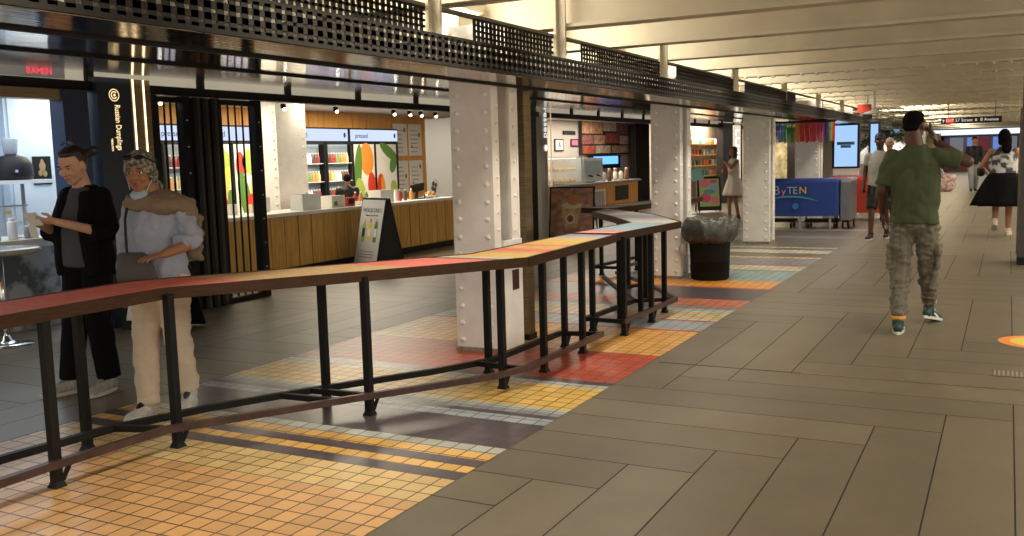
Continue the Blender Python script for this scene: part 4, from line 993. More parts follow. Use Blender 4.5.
# ================================================================== OVERHEAD THINGS, FAR END
r = T('exit_sign', 'black overhead sign with red EXIT panel and white lettering 57 Street and 8 Avenue', 'sign', (-.80, 25, 2.02))
A, Bp = V((-1.44, 25, 2.10)), V((-.17, 25, 2.08)); 
MB().box(-1.45, -.16, 25.0, 25.06, 2.02, 2.165).build('panel', mat('sign_black', (.012, .014, .012), .4), r, world=True)
MB().box(-1.35, -1.17, 24.993, 25.0, 2.035, 2.15).build('red_panel', emis('exit_red', (.85, .06, .03), .9), r, world=True)
fx = lambda s, sz, x, m_: lettering(s, sz, frame((x, 24.985, 2.094), (1, 0, 0), (0, 0, 1)), m_, r)
wl = emis('sign_white', (.9, .88, .8), .7)
fx('EXIT', .085, -1.26, wl); fx('57 Street', .10, -.96, wl); fx('&', .09, -.70, wl); fx('8 Avenue', .10, -.42, wl)
q = MB(); q.add([(-1.40, 24.99, 2.13), (-1.43, 24.99, 2.095), (-1.37, 24.99, 2.095), (-1.408, 24.99, 2.095), (-1.392, 24.99, 2.095), (-1.392, 24.99, 2.05), (-1.408, 24.99, 2.05)], [(0, 1, 2), (3, 6, 5, 4)]); q.build('arrow', wl, r, world=True)
for x in (-1.3, -.3): MB().tube((x, 25.03, 2.165), (x, 25.03, 2.95), .01, n=6).build('hanger', K['grey'], r, world=True)
r = T('ceiling_fan_dish', 'white conical ceiling fitting hanging on a short pole above the passage', 'ceiling fitting', (-2.13, 18, 2.1))
MB().tube((-2.13, 18, 2.15), (-2.13, 18, 2.95), .028, n=12).build('pole', K['white'], r, world=True)
MB().lathe((-2.13, 18, 2.09), [(.02, 0), (.19, .01), (.20, .025), (.06, .07), (.03, .09)], 28).build('dish', K['white'], r, world=True)
r = T('hanging_box', 'small red and black box sign hanging beside the cable tray', 'sign', (-2.6, 20, 2.1))
MB().box(-2.68, -2.44, 20, 20.2, 2.20, 2.36).build('body', K['red'], r, world=True)
MB().box(-2.58, -2.40, 19.95, 20.0, 2.06, 2.20).build('black_panel', K['black'], r, world=True)
MB().tube((-2.5, 20.1, 2.36), (-2.5, 20.1, 2.95), .01, n=6).build('hanger', K['grey'], r, world=True)
# far archway with garland
r = T('white_arch', 'white rounded kiosk wall behind the man in the cap', 'kiosk', (-3.6, 34, 0))
b = MB(); n = 24; cx, cz, R0, R1, Y0_, Y1_ = -3.55, .62, 1.08, 1.30, 33.4, 34.6
vs = []
for i in range(n+1):
    a = pi*i/n
    for (rr, y) in ((R0, Y0_), (R1, Y0_), (R1, Y1_), (R0, Y1_)): vs.append((cx-rr*cos(a), y, cz+rr*sin(a)*1.05))
fs = []
for i in range(n):
    for k in range(4): fs.append((i*4+k, i*4+(k+1) % 4, (i+1)*4+(k+1) % 4, (i+1)*4+k))
b.add(vs, fs); b.box(cx-R1, cx-R0, Y0_, Y1_, 0, cz); b.box(cx+R0, cx+R1, Y0_, Y1_, 0, cz)
b.build('arch', K['white'], r, world=True)
MB().box(cx-R0, cx+R0, 34.5, 34.6, 0, 2.0).build('back_panel', K['white'], r, world=True)
MB().box(cx-R0, cx+R0, 33.5, 34.1, .002, 1.0).build('counter', K['white'], r, world=True)
area((cx, 33.9, 1.7), 1.2, .6, 30, (1, .95, .85))
b = MB()
for i in range(420):
    a = radians(25+130*random.random()); rr = 1.24+random.gauss(0, .07); p = V((cx-rr*cos(a)-.0, 33.22+random.gauss(0, .05), cz+rr*sin(a)*1.05))
    d = V((random.gauss(0, 1), random.gauss(0, 1), random.gauss(0, 1))).normalized()*.085; e = d.cross(V((.3, 1, .2))).normalized()*.02
    b.add([p-d, p+e, p+d, p-e], [(0, 1, 2, 3)])
g_ = b.build('garland', mat('leaf_green', (.035, .075, .02), .6), None, label='dark green leafy garland laid over the white arch', category='garland')
# far end: shop fronts
far = T('far_shop', 'dark red far shop front with lit windows at the end of the passage', 'shop front', (-1.0, 60, 0))
MB().box(-3.3, .9, 60, 60.3, .002, 1.05).build('lower_wall', mat('far_maroon', (.10, .015, .015), .5), far, world=True)
MB().box(-3.3, .9, 60.05, 60.3, 1.05, 2.05).build('upper_wall', mat('far_dark', (.05, .03, .05), .5), far, world=True)
for (x0, x1, c) in ((-3.0, -2.3, 0), (-2.1, -1.7, 1), (-1.55, -1.0, 2), (-.8, -.3, 1), (-.15, .4, 0)):
    MB().box(x0, x1, 59.99, 60.05, 1.15, 1.95).build('window', [emis('far_w0', (.45, .50, .55), .30), emis('far_w1', (.20, .35, .9), .6), emis('far_w2', (.55, .12, .15), .2)][c], far, world=True)
MB().box(-4.5, .95, 59.9, 60.3, 2.10, 2.40).build('light_fascia', emis('far_fascia', (.80, .88, 1), 1.15), far, world=True)
MB().box(-3.3, .95, 59.95, 60.3, 2.05, 2.10).build('fascia_frame', K['navy'], far, world=True)
r = T('pale_curtain_wall', 'pale corrugated partition at the far left end of the passage', 'partition', (-3.6, 50, 0))
b = MB(); x = -4.6
while x < -2.95: b.lathe((x, 50, .002), [(.055, 0), (.055, 2.05)], 8); x += .105
b.build('corrugated_panel', K['cream'], r, world=True)
MB().box(-4.7, -2.9, 50.06, 50.1, .002, 2.1).build('backing', K['cream'], r, world=True)
r = T('blue_lit_kiosk', 'blue glowing kiosk at the far end beside the pale partition', 'kiosk', (-4.4, 46, 0))
MB().box(-4.75, -4.25, 45.5, 46, .002, 2.2).build('body', K['black'], r, world=True)
MB().box(-4.7, -4.3, 45.49, 45.5, .9, 2.1).build('display', SCR, r, world=True)
# floor joint strip, drain, sticker
r = T('floor_joint', 'thin brass expansion joint strip across the floor before the walking man', 'floor strip', (-.5, 6.45, 0))
MB().box(-1.2, 6.5, 6.440, 6.452, .0005, .003).build('strip', mat('brass', (.45, .36, .2), .3, 1), r, world=True)
MB().box(-2.2, -1.2, 6.440, 6.452, .0005, .002).build('dark_strip', K['dark'], r, world=True)
r = T('floor_grate', 'small slotted metal grate plate in the floor at the right edge', 'floor grate', (.12, 6.9, 0))
b = MB(); b.box(-.055, .52, 6.80, 6.99, .0005, .003)
for i in range(22): b.box(-.045+i*.026, -.030+i*.026, 6.82, 6.97, .003, .005, 1)
b.build('plate', [mat('grate_dark', (.09, .075, .05), .5), mat('grate_light', (.30, .26, .19), .4)], r, world=True)
r = T('floor_sticker', 'round yellow and orange floor sticker at the right edge', 'sticker', (.33, 8.1, 0))
b = MB()
b.add([(.33+.36*cos(2*pi*i/40), 8.10+.30*sin(2*pi*i/40), .0015) for i in range(40)], [tuple(range(40))], 0)
b.add([(.35+.30*cos(2*pi*i/40), 8.10+.24*sin(2*pi*i/40), .0025) for i in range(40)], [tuple(range(40))], 1)
b.build('disc', [K['orange'], K['yellow']], r, world=True)

# ================================================================== PEOPLE
def remesh(mb, name, ms, parent, voxel=.008, smooth=2, disp=0, dscale=9, paint=None, stretch=(1, 1, 1), keep=None, smat=None):
    me = bpy.data.meshes.new('tmp'); me.from_pydata([tuple(v) for v in mb.v], [], mb.f)
    bm = bmesh.new(); bm.from_mesh(me); bmesh.ops.recalc_face_normals(bm, faces=bm.faces); bm.to_mesh(me); bm.free()
    o = bpy.data.objects.new('tmp', me); COL.objects.link(o)
    md = o.modifiers.new('r', 'REMESH'); md.mode = 'VOXEL'; md.voxel_size = voxel
    dg = bpy.context.evaluated_depsgraph_get(); out = bpy.data.meshes.new_from_object(o.evaluated_get(dg))
    bpy.data.objects.remove(o); bpy.data.meshes.remove(me)
    bm = bmesh.new(); bm.from_mesh(out)
    for _ in range(smooth): bmesh.ops.smooth_vert(bm, verts=bm.verts, factor=.5, use_axis_x=True, use_axis_y=True, use_axis_z=True)
    if disp:
        bm.normal_update()
        ns = [(v, v.normal.copy()) for v in bm.verts]
        for v, nn in ns:
            p = V((v.co.x*dscale*stretch[0], v.co.y*dscale*stretch[1], v.co.z*dscale*stretch[2]))
            q = noise.noise(p)+.5*noise.noise(p*2.1+V((3, 1, 2)))
            q = (abs(q)*1.6-.35)
            v.co += nn*disp*q
    if keep:
        dead = [f for f in bm.faces if not keep(f.calc_center_median())]
        bmesh.ops.delete(bm, geom=dead, context='FACES')
    bm.to_mesh(out); bm.free()
    ms = ms if isinstance(ms, (list, tuple)) else [ms]
    out.name = name
    out.materials.clear()
    for m_ in ms: out.materials.append(m_)
    for p in out.polygons: p.use_smooth = True
    if paint:
        for p in out.polygons: p.material_index = paint(p.center)
    ob = bpy.data.objects.new(name, out); COL.objects.link(ob); ob.parent = parent; RM[ob.name] = RM[parent.name]
    return ob

def rot(yaw=0, pitch=0, roll=0):
    """head/hand rotation: yaw about z (+ = to the left), pitch (+ = looking down), roll"""
    return Matrix.Rotation(yaw, 3, 'Z')@Matrix.Rotation(-pitch, 3, 'X')@Matrix.Rotation(roll, 3, 'Y')
def head_mb(b, c, M, s=1.0):
    """face looks along local +Y; c = centre of skull"""
    E = lambda p, r, n=16, k=10: b.ell(V(c)+M@(V(p)*s), V(r)*s, n, k, M=M)
    E((0, -.012, .022), (.076, .094, .088)); E((0, .022, -.030), (.062, .066, .080)); E((0, .040, -.082), (.042, .042, .034)); E((0, .060, -.098), (.024, .022, .018))
    E((0, .074, .030), (.052, .018, .014)); E((0, .096, -.022), (.015, .020, .017), 10, 8); E((0, .086, -.002), (.010, .014, .026), 10, 8)
    for sx in (-1, 1):
        E((sx*.036, .060, -.028), (.026, .028, .026), 10, 8); E((sx*.079, -.008, -.012), (.012, .020, .032), 10, 8); E((sx*.012, .094, -.027), (.009, .012, .010), 8, 6)
        E((sx*.045, .02, -.065), (.022, .035, .026), 10, 8)
    E((0, .084, -.055), (.024, .012, .007), 10, 6); E((0, .081, -.068), (.020, .013, .009), 10, 6)
def neck_mb(b, c, M, base, s=1.0, r=.054):
    b.chain([V(c)+M@(V((0, -.025, -.06))*s), V(base)], [r*s, r*1.12*s])
def face_parts(root, c, M, s=1.0, brow=None, lip=None):
    W = mat('eye_white', (.75, .72, .68), .2); D = mat('eye_dark', (.02, .012, .008), .15); brow = brow or mat('brow', (.03, .018, .012), .7)
    for sx in (-1, 1):
        e = MB(); e.ell(V(c)+M@(V((sx*.031, .0745, .006))*s), V((.0135, .0095, .0075))*s, 12, 8, M=M); eye = e.build('eye', W, root)
        e = MB(); e.ell(V(c)+M@(V((sx*.031, .0825, .0055))*s), V((.006, .003, .006))*s, 10, 6, M=M); e.build('iris', D, eye)
        e = MB(); e.ell(V(c)+M@(V((sx*.031, .085, .0135))*s), V((.018, .006, .0035))*s, 10, 6, M=M); e.build('eyelid', lip or brow, root)
        e = MB(); e.ell(V(c)+M@(V((sx*.033, .0875, .031))*s), V((.020, .006, .0034))*s, 10, 6, M=M); e.build('eyebrow', brow, root)
    if lip:
        e = MB(); e.ell(V(c)+M@(V((0, .0925, -.0555))*s), V((.021, .006, .005))*s, 12, 6, M=M); e.ell(V(c)+M@(V((0, .090, -.067))*s), V((.018, .007, .006))*s, 12, 6, M=M); e.build('lips', lip, root)
def hand_mb(b, w, d, n, side, curl=.35, s=1.0, thumb=.5, spread=.10):
    """w wrist, d towards the fingers, n palm normal (palm faces n), side = +-1 puts the thumb on that side of d x n"""
    w, d, n = V(w), V(d).normalized(), V(n); n = (n-d*n.dot(d)).normalized(); t = d.cross(n)*side
    M = Matrix((t, d, n)).transposed()
    b.ell(w+d*.045*s, V((.038, .052, .015))*s, 14, 8, M=M); b.ell(w+d*.070*s, V((.040, .026, .0135))*s, 14, 8, M=M); b.ell(w+d*.012*s, V((.027, .03, .018))*s, 12, 8, M=M)
    b.ell(w+d*.03*s+t*.022*s+n*.005*s, V((.018, .03, .014))*s, 12, 8, M=M)
    for i, L in enumerate((.070, .078, .073, .058)):
        o = (1.5-i)*.0205*s; p = w+d*(.086-.004*abs(i-1.3))*s+t*o; dd = (d+t*(1.5-i)*spread).normalized(); a = curl*(.6+.12*i)
        P = [p]; 
        for k, fr in enumerate((.45, .31, .24)):
            ang = a*(.5+k*.9); q = dd*cos(ang)+n*sin(ang); P.append(P[-1]+q.normalized()*L*fr*s)
        b.chain(P, [.0095*s, .009*s, .0082*s, .007*s], 10)
    p = w+d*.028*s+t*.034*s; q = (d*.62+t*.62+n*thumb*.7).normalized(); P = [w+d*.015*s+t*.018*s, p+q*.012*s, p+q*.040*s, p+(q*.6+d*.5+n*.15*thumb).normalized()*.066*s]
    b.chain(P, [.014*s, .0125*s, .011*s, .009*s], 10)
def shoe(root, a, t, m_, sole, s=1.0, up=V((0, 0, 1)), L=.27, acc=None):
    """a = ankle, t = toe direction"""
    t = V(t).normalized(); up = (V(up)-t*V(up).dot(t)).normalized(); r = t.cross(up); M = Matrix((r, t, up)).transposed(); a = V(a); k = L/.27
    b = MB(); b.ell(a+t*.115*k-up*.045, V((.047, .085*k, .032))*s, 14, 8, M=M); b.ell(a+t*.045*k-up*.035, V((.042, .075*k, .045))*s, 14, 8, M=M); b.ell(a-t*.025*k-up*.035, V((.038, .042*k, .045))*s, 14, 8, M=M)
    b.chain([a+up*.015-t*.005, a-up*.02], [.046*s, .045*s]); b.ell(a+t*.165*k-up*.055, V((.041, .04*k, .024))*s, 12, 8, M=M)
    sh = remesh(b, 'shoe', m_, root, .0075, 2)
    b = MB(); n = 26; P = []
    for i in range(n):
        th = 2*pi*i/n; x = (.045+.008*sin(th))*cos(th); y = .07+.138*sin(th); P.append((x, y))
    lo = [a+r*x*s+t*y*k-up*.082 for x, y in P]; hi = [a+r*x*1.03*s+t*y*k*1.01-up*(.058) for x, y in P]
    b.add(lo+hi, [tuple(range(n))[::-1], tuple(range(n, 2*n))]+[(i, (i+1) % n, n+(i+1) % n, n+i) for i in range(n)], 0, False)
    b.build('sole', sole, sh)
    if acc:
        b = MB(); b.ell(a+t*.06*k-up*.015, V((.024, .045, .038))*s, 12, 8, M=M); b.build('laces', acc, sh)
        b = MB(); 
        for sx in (1,): b.bar(a+r*sx*.041+t*.02-up*.03, a+r*sx*.043+t*.09-up*.06, .008, .018, up=up)
        b.build('stripe', acc, sh)
    return sh
SK = lambda n, c: mat('skin_'+n, c, .5, var=.06, vs=25, spec=.35)
def torso(b, P, widths):
    """P: list of (centre, rx, ry, yaw)"""
    b.loft([(c, rx, ry, Matrix.Rotation(y, 3, 'Z')) for (c, rx, ry, y) in P], 24)

# ---- 1. woman in black jacket looking down at a paper (walks towards the camera; local +Y = heading)
root = T('person', 'person with dark bun and open black jacket looking down at a folded paper', 'person', (-5.44, 4.26, 0), pi+.06)
sk = SK('light', (.62, .36, .25))
hc = V((0, .065, 1.53)); HM = rot(.22, .42)
wrL, wrR = V((-.07, .285, 1.175)), V((.10, .275, 1.165))
b = MB(); head_mb(b, hc, HM); neck_mb(b, hc, HM, (0, -.01, 1.36))
b.chain([(-.145, -.01, 1.31), (-.235, .03, 1.08), wrL], [.040, .036, .025]); b.chain([(.145, -.01, 1.31), (.235, .03, 1.08), wrR], [.045, .036, .025])
torso(b, [((0, 0, .86), .14, .10, 0), ((0, 0, 1.05), .12, .09, 0), ((0, 0, 1.28), .15, .09, 0), ((0, -.01, 1.38), .07, .06, 0)], 0)
b.chain([(-.085, 0, .88), (-.09, .03, .47), (-.09, -.02, .10)], [.075, .052, .036]); b.chain([(.085, 0, .88), (.10, .05, .47), (.12, .10, .10)], [.075, .052, .036])
hand_mb(b, wrL, (.55, .75, .10), (.45, -.35, .82), -1, 1.0, .95); hand_mb(b, wrR, (-.55, .75, .12), (-.45, -.35, .82), 1, 1.0, .95)
remesh(b, 'body', sk, root, .0065, 2)
face_parts(root, hc, HM, 1, lip=mat('lip_rose', (.48, .16, .14), .4))
hair = mat('hair_dark', (.020, .012, .009), .45, bump=.4, bs=50, stretch=(4, 4, 1))
b = MB(); b.ell(hc+HM@V((0, -.032, .036)), (.083, .092, .084), M=HM); b.ell(hc+HM@V((0, .015, .090)), (.058, .05, .026), M=HM); b.ell(hc+HM@V((0, -.06, -.02)), (.066, .05, .06), M=HM)
b.ell(hc+HM@V((0, -.045, .01)), (.082, .070, .075), M=HM)
b.ell(hc+HM@V((-.050, -.115, .030)), (.036, .036, .034), M=HM); b.ell(hc+HM@V((-.088, -.135, .040)), (.036, .034, .034), M=HM)
hr = remesh(b, 'hair', hair, root, .007, 1, .004, 30)
b = MB(); 
for sx in (-1, 1): b.ell(hc+HM@V((.02+sx*.028, -.045, .135)), (.02, .010, .014), M=HM@rot(0, 0, sx*.5))
b.build('hair_clip', mat('clip_slate', (.08, .11, .15), .3), hr)
b = MB()
for p0, p1 in (((-.09, 0, .92), (-.09, .03, .50)), ((.09, 0, .92), (.10, .05, .50))): b.tube(p0, p1, .105, .085); b.ell(p0, .105); b.ell(p1, .085)
b.tube((-.09, .03, .50), (-.09, -.02, .10), .085, .078); b.tube((.10, .05, .50), (.12, .10, .10), .085, .078)
b.ell((0, -.005, .93), (.175, .125, .12))
remesh(b, 'trousers', mat('cloth_black', (.0055, .0055, .0065), .9, spec=.15), root, .011, 2, .008, 7, stretch=(1, 1, .6))
b = MB(); torso(b, [((0, .02, .86), .155, .125, 0), ((0, .02, 1.02), .15, .118, 0), ((0, .015, 1.20), .155, .112, 0), ((0, 0, 1.32), .15, .09, 0), ((0, -.01, 1.385), .075, .065, 0)], 0)
remesh(b, 'shirt', mat('cloth_slate', (.060, .062, .072), .85), root, .011, 2, .007, 9, stretch=(1, 1, .4))
b = MB()
torso(b, [((0, -.03, .80), .19, .125, 0), ((0, -.03, .95), .185, .125, 0), ((0, -.02, 1.18), .175, .12, 0), ((0, -.02, 1.30), .17, .10, 0), ((0, -.03, 1.40), .080, .07, 0)], 0)
for sx in (-1, 1):
    b.chain([(sx*.150, -.02, 1.325), (sx*.235, .02, 1.09)], [.064, .070]); b.tube((sx*.235, .02, 1.09), (sx*.200, .13, 1.085), .070, .060); b.ell((sx*.235, .02, 1.09), .070)
    b.loft([((sx*.125, .075, .80), .075, .04), ((sx*.125, .085, 1.0), .07, .042), ((sx*.105, .085, 1.2), .065, .04), ((sx*.085, .05, 1.36), .045, .035)], 14)
jk = remesh(b, 'jacket', mat('cloth_black2', (.0045, .0045, .0055), .9, spec=.15), root, .011, 2, .010, 6, stretch=(1, 1, .5),
            keep=lambda p: not (abs(p.x) < .062+.02*sin(p.z*9) and p.y > .03 and p.z < 1.40))
b = MB(); M = frame((.02, .375, 1.20), (1, .1, 0), (0, .5, .85)); b.add([M@V(p) for p in ((-.05, -.05, -.004), (.05, -.05, -.004), (.05, .04, -.004), (-.05, .04, -.004), (-.05, -.05, .004), (.05, -.05, .004), (.05, .04, .004), (-.05, .04, .004))],
    [(3, 2, 1, 0), (4, 5, 6, 7), (0, 1, 5, 4), (1, 2, 6, 5), (2, 3, 7, 6), (3, 0, 4, 7)])
b.add([M@V(p) for p in ((.01, -.05, -.004), (.07, -.05, -.004), (.085, -.13, -.02), (.03, -.14, -.02), (.01, -.05, .0), (.07, -.05, .0), (.085, -.13, -.016), (.03, -.14, -.016))],
    [(3, 2, 1, 0), (4, 5, 6, 7), (0, 1, 5, 4), (1, 2, 6, 5), (2, 3, 7, 6), (3, 0, 4, 7)])
b.build('folded_paper', K['paper'], None, label='small folded white paper held in the hands of the woman in black', category='paper')
o = bpy.data.objects['folded_paper']; o.matrix_world = RM[root.name]@Matrix.Translation(o.location)
sh = mat('shoe_grey', (.40, .39, .37), .6, var=.2, vs=40); so = mat('sole_white', (.65, .63, .58), .5)
shoe(root, (-.09, -.02, .085), (-.15, 1, 0), sh, so, acc=K['grey']); shoe(root, (.12, .10, .085), (.35, 1, 0), sh, so, acc=K['grey'])

# ---- 2. older woman with patterned headscarf, blue shirt, beige trousers
root = T('person', 'person in patterned headscarf, blue shirt and beige trousers walking past the table', 'person', (-4.60, 4.11, 0), pi+.26)
sk = SK('tan', (.36, .17, .09))
hc = V((.045, .065, 1.475)); HM = rot(.20, .12)
# local +X is her right hand side (left in the picture)
b = MB(); head_mb(b, hc, HM); neck_mb(b, hc, HM, (.01, -.01, 1.31))
wL, wR = V((-.215, .265, 1.00)), V((.225, .06, .80))
b.chain([(-.165, -.01, 1.27), (-.245, .02, 1.04), wL], [.05, .040, .027]); b.chain([(.165, -.01, 1.27), (.23, -.01, 1.03), wR], [.05, .040, .027])
torso(b, [((0, 0, .80), .15, .11, 0), ((0, 0, 1.0), .14, .10, 0), ((0, 0, 1.22), .155, .10, 0), ((0, -.01, 1.32), .07, .06, 0)], 0)
b.chain([(-.085, 0, .83), (-.125, .06, .45), (-.165, .03, .16)], [.08, .055, .038]); b.chain([(.085, 0, .83), (.06, .10, .46), (.015, .19, .10)], [.08, .055, .038])
hand_mb(b, wL, (.52, .82, -.12), (.0, -.1, -1), -1, .28, .98); hand_mb(b, wR, (.0, .35, -1), (-1, 0, 0), -1, .5)
remesh(b, 'body', sk, root, .0065, 2)
face_parts(root, hc, HM, 1, lip=mat('lip_brown', (.25, .09, .06), .5))
sc = mat('headscarf_print', (.34, .31, .24), .8, vs=55, col2=(.07, .07, .06))
b = MB(); b.ell(hc+HM@V((0, -.018, .040)), (.092, .105, .092), M=HM); b.ell(hc+HM@V((0, .035, .075)), (.078, .055, .045), M=HM); b.ell(hc+HM@V((0, -.07, -.03)), (.080, .062, .082), M=HM)
b.ell(hc+HM@V((-.02, -.085, -.11)), (.075, .055, .07), M=HM); b.ell(hc+HM@V((0, -.06, -.15)), (.085, .07, .05), M=HM)
for sx in (-1, 1): b.ell(hc+HM@V((sx*.072, -.01, .005)), (.020, .05, .07), M=HM)
hs = remesh(b, 'headscarf', sc, root, .007, 1, .008, 14)
sg = MB()
for sx in (-1, 1):
    sg.ell(hc+HM@V((sx*.036, .082, .098)), (.031, .012, .019), M=HM@rot(0, -.9)); sg.bar(hc+HM@V((sx*.068, .075, .095)), hc+HM@V((sx*.092, -.03, .05)), .006, .010)
sg.bar(hc+HM@V((-.02, .09, .10)), hc+HM@V((.02, .09, .10)), .006, .006)
sg.build('sunglasses', K['black'], root)
b = MB(); b.ell(hc+HM@V((0, .048, -.128)), (.056, .046, .026), M=HM@rot(0, .5)); mk = remesh(b, 'face_mask', mat('mask_blue', (.36, .50, .60), .7), root, .006, 1, .004, 40)
b = MB()
for sx in (-1, 1): b.bar(hc+HM@V((sx*.052, .05, -.10)), hc+HM@V((sx*.085, .0, -.02)), .003, .003)
b.build('ear_loop', K['white'], mk)
st = mat('shirt_blue', (.33, .37, .47), .8, var=.08, vs=5)
b = MB(); torso(b, [((0, .01, .76), .185, .15, 0), ((0, .01, .90), .18, .15, 0), ((0, .02, 1.05), .165, .145, 0), ((0, .015, 1.18), .165, .13, 0), ((0, 0, 1.27), .155, .10, 0), ((0, -.01, 1.335), .075, .065, 0)], 0)
b.chain([(-.155, -.01, 1.265), (-.24, .01, 1.065)], [.062, .063]); b.tube((-.24, .01, 1.06), (-.215, .12, 1.045), .060, .052)
b.chain([(.155, -.01, 1.265), (.225, -.01, 1.05)], [.062, .060]); b.tube((.225, -.01, 1.05), (.225, .03, .88), .060, .046)
remesh(b, 'shirt', st, root, .009, 1, .016, 11, stretch=(1, 1, .8))
b = MB(); b.ell((0, 0, 1.31), (.185, .125, .05)); b.ell((.05, .09, 1.29), (.11, .05, .055)); b.ell((-.08, .085, 1.27), (.11, .055, .06)); b.ell((-.165, -.01, 1.27), (.085, .10, .06))
b.ell((-.185, -.03, 1.22), (.07, .08, .09)); b.ell((0, -.10, 1.24), (.19, .06, .10)); b.loft([((-.14, -.14, .92), .07, .03), ((-.08, -.12, 1.2), .16, .05)], 14)
remesh(b, 'shawl', mat('shawl_beige', (.23, .165, .11), .9), root, .010, 1, .013, 10, stretch=(1, 1, 1.8))
b = MB(); b.ell((0, 0, .84), (.165, .13, .13))
b.tube((-.085, 0, .84), (-.125, .06, .46), .105, .082); b.ell((-.125, .06, .46), .082); b.tube((-.125, .06, .46), (-.165, .03, .13), .082, .066)
b.tube((.085, 0, .84), (.06, .10, .47), .105, .082); b.ell((.06, .10, .47), .082); b.tube((.06, .10, .47), (.015, .19, .085), .082, .066); b.ell((.015, .185, .10), (.07, .075, .045))
remesh(b, 'trousers', mat('trouser_beige', (.66, .55, .42), .85, var=.06, vs=6), root, .009, 2, .011, 7, stretch=(1, 1, 1.6))
bag = mat('bag_slate', (.075, .070, .068), .6)
b = MB(); b.loft([((.02, .20, .82), .135, .03), ((.02, .205, .85), .14, .038), ((.03, .20, .92), .125, .035), ((.05, .19, .985), .105, .025), ((.06, .185, 1.0), .08, .015)], 20)
bg = b.build('shoulder_bag', bag, None, label='grey triangular shoulder bag hanging before the woman in the headscarf', category='bag'); bg.matrix_world = RM[root.name]@Matrix.Translation(bg.location)
b = MB(); pp = [(.085, .19, .99), (.09, .185, 1.10), (.10, .165, 1.20), (.11, .09, 1.34)]
for i in range(3): b.bar(pp[i], pp[i+1], .014, .006, up=(0, 1, 0))
RM[bg.name] = RM[root.name]
I0 = bg.matrix_world.inverted()@RM[root.name]; b.v = [I0@v for v in b.v]; b.build('strap', K['black'], bg)
shw = mat('shoe_white', (.60, .60, .58), .5, var=.15, vs=30)
shoe(root, (-.165, .03, .135), (-.30, 1, -.28), shw, so, up=(0, .25, 1), acc=K['navy']); shoe(root, (.015, .19, .085), (.10, 1, 0), shw, so, acc=K['black'])

# ---- 3. man in green t-shirt and cargo jeans walking away, hand at his ear
root = T('person', 'person in green t-shirt and faded cargo jeans walking away with a hand at the ear', 'person', (-.67, 8.40, 0), -.06)
sk = SK('dark', (.085, .036, .022))
hc = V((-.02, .03, 1.675)); HM = rot(-.30, .05)
b = MB(); head_mb(b, hc, HM); neck_mb(b, hc, HM, (0, -.01, 1.47), r=.064)
wR, wL = V((.145, .11, 1.53)), V((-.265, .10, .96))
b.chain([(.20, -.01, 1.43), (.385, .02, 1.37), wR], [.058, .047, .031]); b.chain([(-.185, -.01, 1.43), (-.25, -.02, 1.15), wL], [.058, .047, .031])
torso(b, [((0, 0, .93), .15, .11, 0), ((0, 0, 1.12), .14, .10, 0), ((0, 0, 1.38), .19, .11, 0), ((0, -.01, 1.48), .07, .07, 0)], 0)
b.chain([(-.095, 0, .95), (-.095, -.02, .52), (-.065, -.28, .10)], [.085, .06, .042]); b.chain([(.095, 0, .95), (.10, .10, .53), (.085, .34, .16)], [.085, .06, .042])
b.v = list(b.v)
hand_mb(b, wR, (-.35, -.05, .90), (-.9, .0, -.2), 1, .75, 1.05); hand_mb(b, wL, (.05, .25, -1), (1, 0, 0), 1, .6, 1.05)
remesh(b, 'body', sk, root, .008, 2)
face_parts(root, hc, HM, 1)
b = MB(); b.ell(hc+HM@V((0, -.020, .036)), (.082, .094, .086), M=HM); b.ell(hc+HM@V((0, -.06, -.01)), (.070, .045, .055), M=HM); b.ell(hc+HM@V((0, .03, .078)), (.064, .05, .036), M=HM)
remesh(b, 'hair', mat('hair_black', (.004, .0035, .0035), .95, spec=.08), root, .008, 1)
gs = mat('shirt_green', (.044, .060, .021), .85, var=.10, vs=4)
b = MB(); torso(b, [((0, 0, .88), .190, .145, 0), ((0, 0, 1.02), .180, .14, 0), ((0, 0, 1.22), .190, .138, 0), ((0, -.01, 1.37), .195, .128, 0), ((0, -.01, 1.45), .155, .10, 0), ((0, -.01, 1.515), .078, .07, 0)], 0)
b.chain([(.175, -.01, 1.42), (.24, 0, 1.405)], [.074, .078]); b.tube((.24, 0, 1.405), (.335, .012, 1.375), .078, .080); b.chain([(-.17, -.01, 1.41), (-.205, -.01, 1.32)], [.074, .078]); b.tube((-.205, -.01, 1.32), (-.235, -.02, 1.19), .078, .076)
remesh(b, 't_shirt', gs, root, .010, 2, .016, 6.5, stretch=(1, 1, .8))
jn = mat('jeans_faded', (.115, .103, .078), .85, vs=6, col2=(.158, .142, .108), bump=.3, bs=60, stretch=(4, 4, .7))
b = MB(); b.ell((0, 0, .90), (.180, .135, .13))
b.tube((-.090, 0, .92), (-.095, -.02, .52), .104, .080); b.ell((-.095, -.02, .52), .080); b.tube((-.095, -.02, .52), (-.068, -.26, .13), .082, .058)
b.tube((.090, 0, .92), (.10, .10, .53), .104, .080); b.ell((.10, .10, .53), .080); b.tube((.10, .10, .53), (.088, .32, .19), .082, .060)
for k in range(3):
    b.ell(V((-.068, -.245+.02*k, .13+.045*k)), (.067, .067, .020)); b.ell(V((.088, .31-.02*k, .20+.05*k)), (.067, .067, .020))
for sx, yy in ((-1, -.01), (1, .05)): b.box(sx*.185-.016, sx*.185+.016, yy-.065, yy+.065, .50, .70)
jo = remesh(b, 'cargo_jeans', jn, root, .010, 2, .018, 9, stretch=(1, 1, 2.2))
sg_ = mat('shoe_dark_green', (.012, .05, .042), .5); 
shoe(root, (-.065, -.28, .085), (-.10, 1, 0), sg_, so, L=.30, acc=K['white']); shoe(root, (.085, .34, .115), (.30, .9, -.22), sg_, so, L=.30, up=(0, .2, 1), acc=K['white'])
